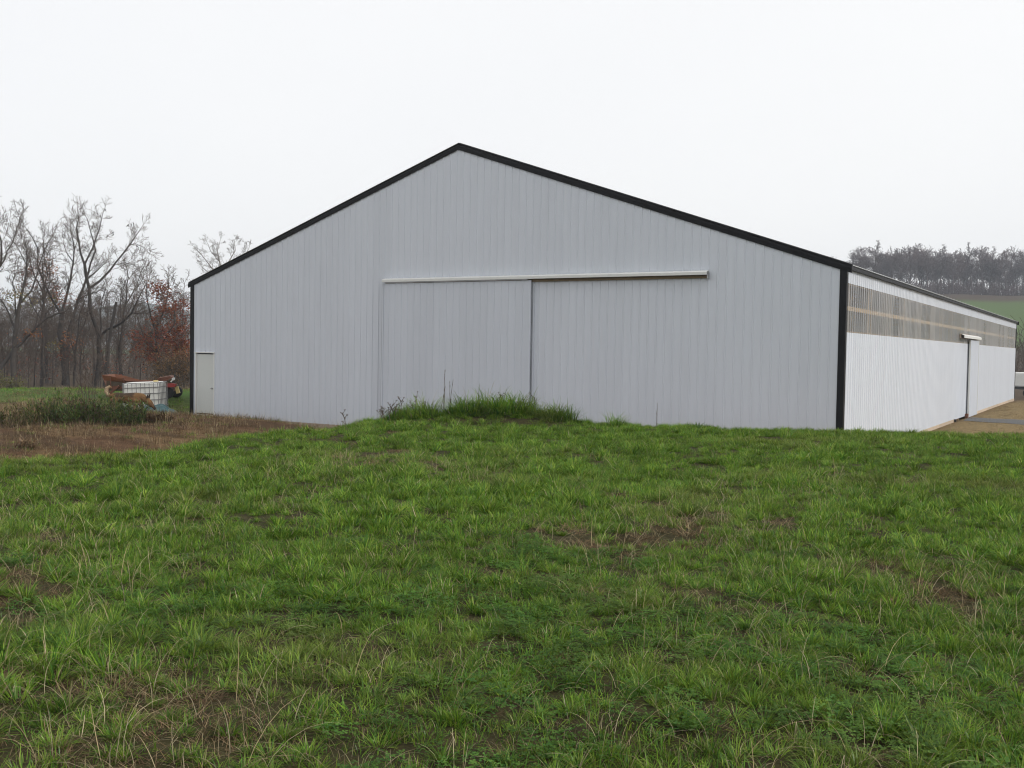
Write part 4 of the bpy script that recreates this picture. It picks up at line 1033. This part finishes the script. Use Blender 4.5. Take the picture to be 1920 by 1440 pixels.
weed_clump('tuft of brown dry weeds at the foot of the dirt slope', 140, 19.6, 1.0, 0.24, 60, 59, [(0.20, 0.13, 0.06), (0.15, 0.10, 0.05)])

# ---- dead weed stalks on the mound
def stalk(label, u, D, h, seed, n=1, spread=0.06, head=0.12, fine=0, lean=0.06, r=0.0065):
    rng = random.Random(seed); p = atg(u, D); root = empty('dead_weed', p); tag(root, label, 'weed', 'dead weed stalks along the top of the bank'); m = MB(); hd = MB()
    for i in range(n):
        x, y = rng.gauss(0, spread), rng.gauss(0, spread); hh = h*(1 if i == 0 else rng.uniform(0.6, 0.85)); pts = [np.array([x, y, -0.03])]; d = nrm((rng.gauss(0, lean), rng.gauss(0, lean), 1))
        for k in range(5): d = nrm(d+np.array([rng.gauss(0, lean), rng.gauss(0, lean), 0])); pts.append(pts[-1]+d*hh/5)
        for k in range(5): prism(m, pts[k], pts[k+1], r*(1.2-0.12*k), r*(1.2-0.12*(k+1)))
        for k in range(16):
            t = 1-head*rng.random()/hh*1.8; t = max(0.2, t); s_ = t*5; i_ = min(int(s_), 4); q = pts[i_]+(pts[i_+1]-pts[i_])*(s_-i_); e = q+rdir(rng, (0, 0, 1), rng.uniform(0.1, 0.7))*rng.uniform(0.012, 0.035); prism(hd, q, e, 0.008, 0.005)
        for k in range(fine):
            t = rng.uniform(0.4, 1); s_ = t*5; i_ = min(int(s_), 4); q = pts[i_]+(pts[i_+1]-pts[i_])*(s_-i_); e = q+rdir(rng, (0, 0, 1), rng.uniform(0.4, 1.0))*rng.uniform(0.06, 0.16); prism(m, q, e, 0.005, 0.004)
            for z in range(4): prism(hd, e, e+rdir(rng, (0, 0, 1), 1.0)*0.025, 0.008, 0.004)
    m.build('stems', MATS['dark_wood'], root); tag(hd.build('seed_heads', MATS['dark_wood'], root), kind='stuff')
stalk('tallest dead weed, a group of thin upright stalks on the grass mound', 843, 21.5, 0.98, 61, 5, 0.09, 0.3)
stalk('dead weed stalk with drooping seed head at the left foot of the mound', 750, 20.7, 0.42, 62, 3, 0.10, 0.14, 6)
stalk('sprawling dead weed with small seed heads left of the mound', 735, 20.5, 0.38, 63, 4, 0.13, 0.10, 9)
stalk('dead weed with fine side stems between the left foot and the top of the mound', 790, 21.3, 0.40, 64, 3, 0.12, 0.1, 9)
stalk('single arched dead weed where the bank drops to the dirt', 652, 18.9, 0.36, 65, 1, 0.02, 0.1, 5, 0.16)
stalk('wispy reddish dead weed in front of the sliding door edge', 990, 21.9, 0.5, 66, 5, 0.12, 0.06, 9, 0.12, 0.005)
stalk('low branching dead weed right of the mound top', 925, 21.7, 0.45, 67, 3, 0.10, 0.08, 8, 0.12)
stalk('lone thin dead stalk in front of the wall under the open door track', 1234, 20.8, 0.55, 68, 1, 0.01, 0.4, 0, 0.03)

# ------------------------------------------------------------------ things left of the barn
RZ = math.atan2(_R2[1], _R2[0])
# liquid tote
tp = atg(275, 34.5); tote = empty('liquid_tote', tp, RZ+0.06); tote.rotation_euler = (0, -0.05, RZ+0.06)
tote.scale = (1, 1, 1.13)
tag(tote, 'white plastic liquid tote in a wire cage beside the rusty machine', 'tank')
m = MB()
for a in (-1, 1):
    m.box(-0.6, 0.6, a*0.43-0.05, a*0.43+0.05, -0.03, 0.10)
m.box(-0.6, 0.6, -0.05, 0.05, -0.03, 0.10); m.box(-0.6, 0.6, -0.5, 0.5, 0.102, 0.125); m.build('pallet', MATS['grey_wood'], tote)
m = MB(); ring_ = []
def rrect(a, b, r, z):
    o_ = []
    for cx_, cy_, t0 in ((a-r, b-r, 0), (-a+r, b-r, 1), (-a+r, -b+r, 2), (a-r, -b+r, 3)):
        for k in range(4): t = (t0+k/3)*math.pi/2; o_.append((cx_+r*math.cos(t), cy_+r*math.sin(t), z))
    return o_
lv = [(0.50, 0.40, 0.13), (0.565, 0.465, 0.17), (0.57, 0.47, 0.45), (0.575, 0.475, 0.70), (0.565, 0.465, 1.02), (0.50, 0.40, 1.07)]
for a, b, z in lv: m.v += rrect(a, b, 0.07, z)
for i in range(len(lv)-1):
    for k in range(16): m.f.append((i*16+k, i*16+(k+1) % 16, (i+1)*16+(k+1) % 16, (i+1)*16+k))
m.f += [tuple(range(16))[::-1], tuple(range((len(lv)-1)*16, len(lv)*16))]
m.build('tank', MATS['tank_plastic'], tote)
m = MB()
for z in (0.17, 0.36, 0.55, 0.74, 0.92, 1.05):
    pts = rrect(0.595, 0.495, 0.05, z); m.tube([np.array(q) for q in pts+[pts[0]]], [0.012]*17, 5)
for i in range(9):
    x = -0.56+1.12*i/8
    for y in (-0.505, 0.505): m.tube([np.array((x, y, 0.12)), np.array((x, y, 1.05))], [0.011]*2, 5)
for i in range(7):
    y = -0.46+0.92*i/6
    for x in (-0.605, 0.605): m.tube([np.array((x, y, 0.12)), np.array((x, y, 1.05))], [0.011]*2, 5)
m.build('cage', MATS['cage_wire'], tote, True)
MB().lathe([(0.085, 1.05), (0.085, 1.10), (0.075, 1.115)], (0.42, -0.2, 0), 'z', 14).build('cap', MATS['yellow_paint'], tote, True)
MB().lathe([(0.04, -0.50), (0.04, -0.56), (0.03, -0.57)], (-0.05, 0, 0.20), 'y', 10).build('valve', MATS['dark_steel'], tote, True)

# tarp heap
tp2 = atg(297, 31.5); tarp = MB(); nx, ny = 26, 16
for i in range(nx+1):
    for j in range(ny+1):
        s_, t_ = i/nx*2-1, j/ny*2-1; x = s_*0.56; y = t_*0.36
        e = max(0, 1-abs(s_)**2.4)*max(0, 1-abs(t_)**2.2); sk = 0.5-0.5*s_*0.75
        z = 0.40*e**0.6*(0.35+0.65*sk)+0.04*math.sin(7*s_+3*t_)*e+0.03*math.sin(11*t_-4*s_)*e+0.025*float(fbm(np.array([s_*4+9.]), np.array([t_*4+3.]))[0]-0.5)
        x += 0.03*math.sin(5*t_); y += 0.03*math.sin(6*s_)
        tarp.v.append((x, y, max(z, -0.02)))
for i in range(nx):
    for j in range(ny): tarp.f.append((i*(ny+1)+j, (i+1)*(ny+1)+j, (i+1)*(ny+1)+j+1, i*(ny+1)+j+1))
to = tarp.build('tarp', MATS['tarp'], None, True); to.location = tuple(tp2); to.rotation_euler = (0, 0, RZ)
tag(to, 'crumpled blue green tarp heap on the ground in front of the tank', 'tarp')

# rusty farm machine
mp_ = atg(272, 38.5); mc_ = empty('farm_machine', mp_, RZ); mc_.scale = (1, 1, 0.9); tag(mc_, 'rusty orange and red farm machine standing behind the white tank', 'farm machine')
m = MB(); m.bar((-1.28, 0, 0.35), (1.1, 0, 0.35), 0.12, 0.14); m.bar((-1.25, -0.5, 0.42), (0.9, -0.5, 0.42), 0.10, 0.12); m.bar((-1.25, 0.5, 0.42), (0.9, 0.5, 0.42), 0.10, 0.12)
for x in (-1.2, -0.4, 0.5): m.bar((x, -0.55, 0.40), (x, 0.55, 0.40), 0.09, 0.09)
m.build('chassis', MATS['rust_brown'], mc_)
def plate(m, P, t=0.012):
    P = [Vector(p) for p in P]; nn = (P[1]-P[0]).cross(P[2]-P[0]).normalized()*t; k = len(P); n0 = len(m.v)
    m.v += [tuple(p) for p in P]+[tuple(p+nn) for p in P]; m.f += [tuple(range(n0+k-1, n0-1, -1)), tuple(range(n0+k, n0+2*k))]+[(n0+i, n0+(i+1) % k, n0+k+(i+1) % k, n0+k+i) for i in range(k)]
m = MB(); plate(m, [(-1.36, -0.62, 0.93), (-1.29, -0.57, 0.70), (0.55, -0.57, 0.54), (0.62, -0.62, 0.66), (-0.45, -0.64, 0.70), (-0.62, -0.64, 0.84), (-1.0, -0.64, 0.88)]); m.build('side_board', MATS['rust_orange'], mc_)
m = MB(); plate(m, [(-1.36, 0.62, 0.93), (-1.24, 0.55, 0.52), (0.55, 0.55, 0.48), (0.62, 0.62, 0.66), (-0.45, 0.64, 0.70), (-1.0, 0.64, 0.86)]); m.build('side_board', MATS['rust_orange'], mc_)
m = MB(); plate(m, [(-1.37, -0.62, 0.93), (-1.37, 0.62, 0.93), (-1.25, 0.55, 0.50), (-1.25, -0.55, 0.50)]); m.build('end_board', MATS['rust_orange'], mc_)
m = MB()
for x in (-1.05, -0.55, 0.0, 0.45): m.bar((x, -0.60, 0.42), (x, -0.66, 0.66 if x > -0.5 else 0.84), 0.05, 0.03, (1, 0, 0))
m.build('stake', MATS['rust_brown'], mc_)
m = MB(); m.bar((-1.15, -0.60, 0.10), (-0.75, -0.60, 0.50), 0.06, 0.08); m.bar((-1.2, -0.6, 0.45), (-1.1, -0.6, 0.12), 0.07, 0.08); m.build('strut', MATS['rust_brown'], mc_)
m = MB(); plate(m, [(-1.24, -0.50, 0.28), (0.6, -0.50, 0.28), (0.6, -0.50, 0.60), (-1.24, -0.50, 0.68)], 0.03); m.build('inner_panel', MATS['dark_wood'], mc_)
m = MB(); plate(m, [(0.55, -0.45, 0.66), (0.62, -0.45, 0.82), (1.05, -0.40, 0.92), (1.18, -0.40, 0.86), (0.98, -0.45, 0.74)], 0.5); m.build('hood', MATS['rust_brown'], mc_)
m = MB(); plate(m, [(0.80, -0.52, 0.46), (1.32, -0.52, 0.48), (1.38, -0.52, 0.60), (1.18, -0.52, 0.64), (0.82, -0.52, 0.58)], 0.16); m.build('fender', MATS['red_paint'], mc_)
m = MB(); m.bar((1.32, -0.45, 0.50), (1.40, -0.45, 0.22), 0.10, 0.12); m.build('hitch', MATS['yellow_paint'], mc_)
m = MB(); m.bar((1.12, -0.46, 0.68), (1.26, -0.46, 0.86), 0.05, 0.05); m.lathe([(0.05, -0.52), (0.06, -0.50), (0.05, -0.46)], (1.22, 0, 0.80), 'y', 10); m.build('lamp', MATS['white_trim'], mc_)
m = MB(); m.bar((1.15, -0.46, 0.62), (1.30, -0.46, 0.98), 0.03, 0.03); m.bar((1.26, -0.4, 0.6), (1.22, -0.4, 1.02), 0.025, 0.025); m.build('lever', MATS['dark_steel'], mc_)
def wheel(parent, x, y, z, R, wdt, rimm):
    t = MB().lathe([(R*0.58, -wdt/2), (R*0.93, -wdt/2), (R, -wdt*0.3), (R, wdt*0.3), (R*0.93, wdt/2), (R*0.58, wdt/2)], (0, 0, 0), 'y', 20).build('wheel', MATS['rubber'], parent, True); t.location = (x, y, z)
    MB().lathe([(R*0.1, -wdt*0.42), (R*0.6, -wdt*0.30), (R*0.6, wdt*0.30), (R*0.1, wdt*0.42)], (0, 0, 0), 'y', 16).build('rim', MATS[rimm], t, True)
for y in (-0.62, 0.62): wheel(mc_, -0.15, y, 0.30, 0.32, 0.18, 'rust_brown')
for y in (-0.50, 0.5): wheel(mc_, 0.98, y, 0.24, 0.26, 0.15, 'dark_steel')

# ---- dog
def make_dog():
    pos = atg(238, 27.6); root = empty('dog', pos, RZ-0.05); tag(root, 'brown shepherd dog walking behind the weeds with its head lowered', 'dog')
    m = MB()
    def loft(pts, sides=12):
        """closed tube of ellipses: (x, y, z, half width, half height)"""
        n0 = len(m.v); k = len(pts)
        for i, (x, y, z, a, b) in enumerate(pts):
            p0 = pts[max(i-1, 0)]; p1 = pts[min(i+1, k-1)]; d = Vector((p1[0]-p0[0], p1[1]-p0[1], p1[2]-p0[2])).normalized(); sd = Vector((0, 1, 0)); up = d.cross(sd)
            if up.length < 1e-3: up = Vector((1, 0, 0))
            up.normalize(); up = up if up.z > -0.01 else up
            for j in range(sides):
                t = 2*math.pi*j/sides; q = Vector((x, y, z))+sd*(a*math.cos(t))+up*(b*math.sin(t)); m.v.append(tuple(q))
        for i in range(k-1):
            for j in range(sides): m.f.append((n0+i*sides+j, n0+i*sides+(j+1) % sides, n0+(i+1)*sides+(j+1) % sides, n0+(i+1)*sides+j))
        m.f.append(tuple(n0+j for j in range(sides))[::-1]); m.f.append(tuple(n0+(k-1)*sides+j for j in range(sides)))
    # trunk: rump to chest, tucked belly
    loft([(-0.46, 0, 0.52, 0.06, 0.08), (-0.40, 0, 0.53, 0.11, 0.13), (-0.26, 0, 0.54, 0.125, 0.145), (-0.08, 0, 0.535, 0.12, 0.135), (0.10, 0, 0.52, 0.135, 0.165), (0.24, 0, 0.51, 0.135, 0.185), (0.36, 0, 0.51, 0.11, 0.155), (0.42, 0, 0.51, 0.06, 0.09)])
    # neck and head, carried low
    loft([(0.30, 0, 0.57, 0.10, 0.12), (0.42, 0, 0.56, 0.09, 0.115), (0.52, 0, 0.50, 0.08, 0.095), (0.58, 0, 0.455, 0.078, 0.088), (0.64, 0, 0.405, 0.075, 0.078), (0.68, 0, 0.365, 0.06, 0.06), (0.72, 0, 0.325, 0.042, 0.046), (0.76, 0, 0.275, 0.036, 0.04), (0.785, 0, 0.245, 0.026, 0.028)])
    for sy in (1, -1):
        loft([(0.56, sy*0.045, 0.48, 0.045, 0.03), (0.585, sy*0.055, 0.57, 0.042, 0.024), (0.60, sy*0.062, 0.63, 0.028, 0.018), (0.61, sy*0.065, 0.68, 0.012, 0.012)], 8)
    # tail raised and curled
    loft([(-0.42, 0, 0.58, 0.045, 0.045), (-0.52, 0, 0.62, 0.05, 0.05), (-0.575, 0.01, 0.70, 0.058, 0.058), (-0.56, 0.02, 0.79, 0.055, 0.055), (-0.49, 0.03, 0.83, 0.045, 0.045), (-0.43, 0.03, 0.81, 0.022, 0.022)])
    def leg(P): loft([(x, y, z, r*0.85, r) for x, y, z, r in P], 8)
    leg([(0.28, -0.09, 0.50, .085), (0.27, -0.10, 0.38, .062), (0.24, -0.10, 0.29, .045), (0.28, -0.10, 0.16, .032), (0.29, -0.10, 0.06, .028), (0.32, -0.10, 0.02, .034), (0.36, -0.10, 0.01, .022)])
    leg([(0.30, 0.09, 0.50, .085), (0.33, 0.10, 0.38, .062), (0.36, 0.10, 0.29, .045), (0.38, 0.10, 0.16, .032), (0.40, 0.10, 0.06, .028), (0.43, 0.10, 0.02, .034), (0.47, 0.10, 0.01, .022)])
    leg([(-0.34, -0.09, 0.52, .115), (-0.29, -0.10, 0.40, .09), (-0.26, -0.10, 0.32, .062), (-0.36, -0.10, 0.21, .04), (-0.41, -0.10, 0.16, .032), (-0.39, -0.10, 0.06, .027), (-0.36, -0.10, 0.02, .034), (-0.32, -0.10, 0.01, .022)])
    leg([(-0.36, 0.09, 0.52, .115), (-0.38, 0.10, 0.40, .09), (-0.40, 0.10, 0.32, .062), (-0.50, 0.10, 0.22, .04), (-0.55, 0.10, 0.17, .032), (-0.56, 0.10, 0.07, .027), (-0.54, 0.10, 0.02, .034), (-0.50, 0.10, 0.01, .022)])
    tmp = bpy.data.objects.new('dog_tmp', m.mesh('dog_tmp', MATS['feather'])); COL.objects.link(tmp)
    md = tmp.modifiers.new('r', 'REMESH'); md.mode = 'VOXEL'; md.voxel_size = 0.014
    md2 = tmp.modifiers.new('s', 'SMOOTH'); md2.iterations = 4; md2.factor = 0.5
    dg = bpy.context.evaluated_depsgraph_get(); dg.update(); me = bpy.data.meshes.new_from_object(tmp.evaluated_get(dg)); bpy.data.objects.remove(tmp)
    v = np.zeros(len(me.vertices)*3, np.float32); me.vertices.foreach_get('co', v); v = v.reshape(-1, 3); x, y, z = v.T
    tan_ = np.array([0.15, 0.085, 0.038]); dark = np.array([0.035, 0.026, 0.019]); pale = np.array([0.34, 0.26, 0.17]); nz = 0.12*(fbm(x*9+5, z*9+y*5)-0.5)
    c = np.tile(tan_, (len(v), 1))
    def mx_(c, d, t): return c+(d-c)*np.clip(t, 0, 1)[:, None]
    c = mx_(c, dark, sst(0.53, 0.60, z+nz)*sst(-0.36, -0.25, x)*(1-sst(0.16, 0.28, x+nz))*0.85)
    c = mx_(c, pale, (1-sst(-0.50, -0.44, x))*sst(0.5, 0.6, z)*0.8); c = mx_(c, pale, (1-sst(0.40, 0.44, z))*(1-sst(0.4, 0.5, x))*sst(0.2, 0.25, z)*0.4)
    c = mx_(c, dark, sst(0.735, 0.765, x)); c = mx_(c, dark*0.8, sst(0.535, 0.56, z)*sst(0.55, 0.57, x)); c = mx_(c, dark, sst(0.66, 0.70, x)*0.35)
    a = me.color_attributes.new('col', 'FLOAT_COLOR', 'POINT'); a.data.foreach_set('color', np.hstack([c, np.ones((len(c), 1))]).astype(np.float32).ravel())
    mm = bpy.data.materials.new('dog_coat'); mm.use_nodes = True; nd = mm.node_tree; b = nd.nodes['Principled BSDF']; b.inputs['Roughness'].default_value = 0.9; b.inputs['Specular IOR Level'].default_value = 0.2
    at_ = nd.nodes.new('ShaderNodeAttribute'); at_.attribute_name = 'col'; tn = nd.nodes.new('ShaderNodeTexNoise'); tn.inputs['Scale'].default_value = 30; tn.inputs['Detail'].default_value = 5
    mr = nd.nodes.new('ShaderNodeMapRange'); mr.inputs['To Min'].default_value = 0.6; mr.inputs['To Max'].default_value = 1.4; nd.links.new(tn.outputs['Fac'], mr.inputs['Value'])
    vm = nd.nodes.new('ShaderNodeVectorMath'); vm.operation = 'SCALE'; nd.links.new(at_.outputs['Color'], vm.inputs[0]); nd.links.new(mr.outputs[0], vm.inputs['Scale']); nd.links.new(vm.outputs[0], b.inputs['Base Color'])
    bp = nd.nodes.new('ShaderNodeBump'); bp.inputs['Strength'].default_value = 0.6; bp.inputs['Distance'].default_value = 0.02; nd.links.new(tn.outputs['Fac'], bp.inputs['Height']); nd.links.new(bp.outputs[0], b.inputs['Normal'])
    me.materials.clear(); me.materials.append(mm); me.polygons.foreach_set('use_smooth', [True]*len(me.polygons))
    link(bpy.data.objects.new('body', me), root)
    for sy in (1, -1): MB().lathe([(0.002, -0.009), (0.008, -0.005), (0.0095, 0.0), (0.008, 0.005), (0.002, 0.009)], (0.665, sy*0.052, 0.415), 'z', 8).build('eye', MATS['feather'], root, True)
make_dog()

# ---- trailer beyond the barn
tq = atg(1909, 88); tl = empty('box_trailer', tq, RZ+0.12); tag(tl, 'white box trailer parked beyond the far end of the barn, cut by the picture edge', 'trailer')
m = MB(); a = 0.12; zb, zt = 0.95, 2.16; PT = [(0.0, zb), (0.0, zt-a), (0.03, zt-0.03), (a, zt), (4.4-a, zt), (4.4-0.03, zt-0.03), (4.4, zt-a), (4.4, zb)]
for y in (-1.0, 1.0): m.v += [(x, y, z) for x, z in PT]
k = len(PT); m.f += [tuple(range(k)), tuple(range(2*k-1, k-1, -1))]+[(i, k+i, k+(i+1) % k, (i+1) % k) for i in range(k)]
tb = m.build('body', MATS['tank_plastic'], tl)
MB().box(-0.01, 4.41, -1.012, 1.012, 0.93, 1.02).build('rub_rail', MATS['steel'], tb)
MB().box(0.32, 0.62, -1.02, -1.005, 2.03, 2.09).build('marker_lamp', MATS['red_paint'], tb)
MB().box(0.30, 0.42, -1.02, -1.005, 1.14, 1.22).build('reflector', MATS['rust_brown'], tb)
m = MB(); m.box(0.1, 4.3, -0.75, 0.75, 0.70, 0.93); m.bar((4.3, -0.5, 0.7), (5.5, 0, 0.6), 0.1, 0.1); m.bar((4.3, 0.5, 0.7), (5.5, 0, 0.6), 0.1, 0.1); m.bar((5.3, 0, 0.6), (5.3, 0, -0.02), 0.07, 0.07); m.bar((0.3, -0.6, 0.7), (0.3, -0.6, 0.0), 0.07, 0.07); m.build('frame', MATS['dark_steel'], tl)
for x in (1.5, 2.4):
    for y in (-0.95, 0.95): wheel(tl, x, y, 0.36, 0.38, 0.22, 'steel')

# ------------------------------------------------------------------ haze
hz = MB().box(-1560, 1560, -1560, 1560, -6.5, 62.0)
m = bpy.data.materials.new('haze'); m.use_nodes = True; n = m.node_tree; n.nodes.clear(); o_ = n.nodes.new('ShaderNodeOutputMaterial'); pv = n.nodes.new('ShaderNodeVolumePrincipled')
pv.inputs['Color'].default_value = (0.82, 0.90, 1.0, 1); pv.inputs['Density'].default_value = 0.00047; pv.inputs['Anisotropy'].default_value = 0.0
n.links.new(pv.outputs[0], o_.inputs['Volume']); ho = hz.build('haze', m); tag(ho, 'thin pale haze in the air', kind='stuff'); ho.display_type = 'WIRE'
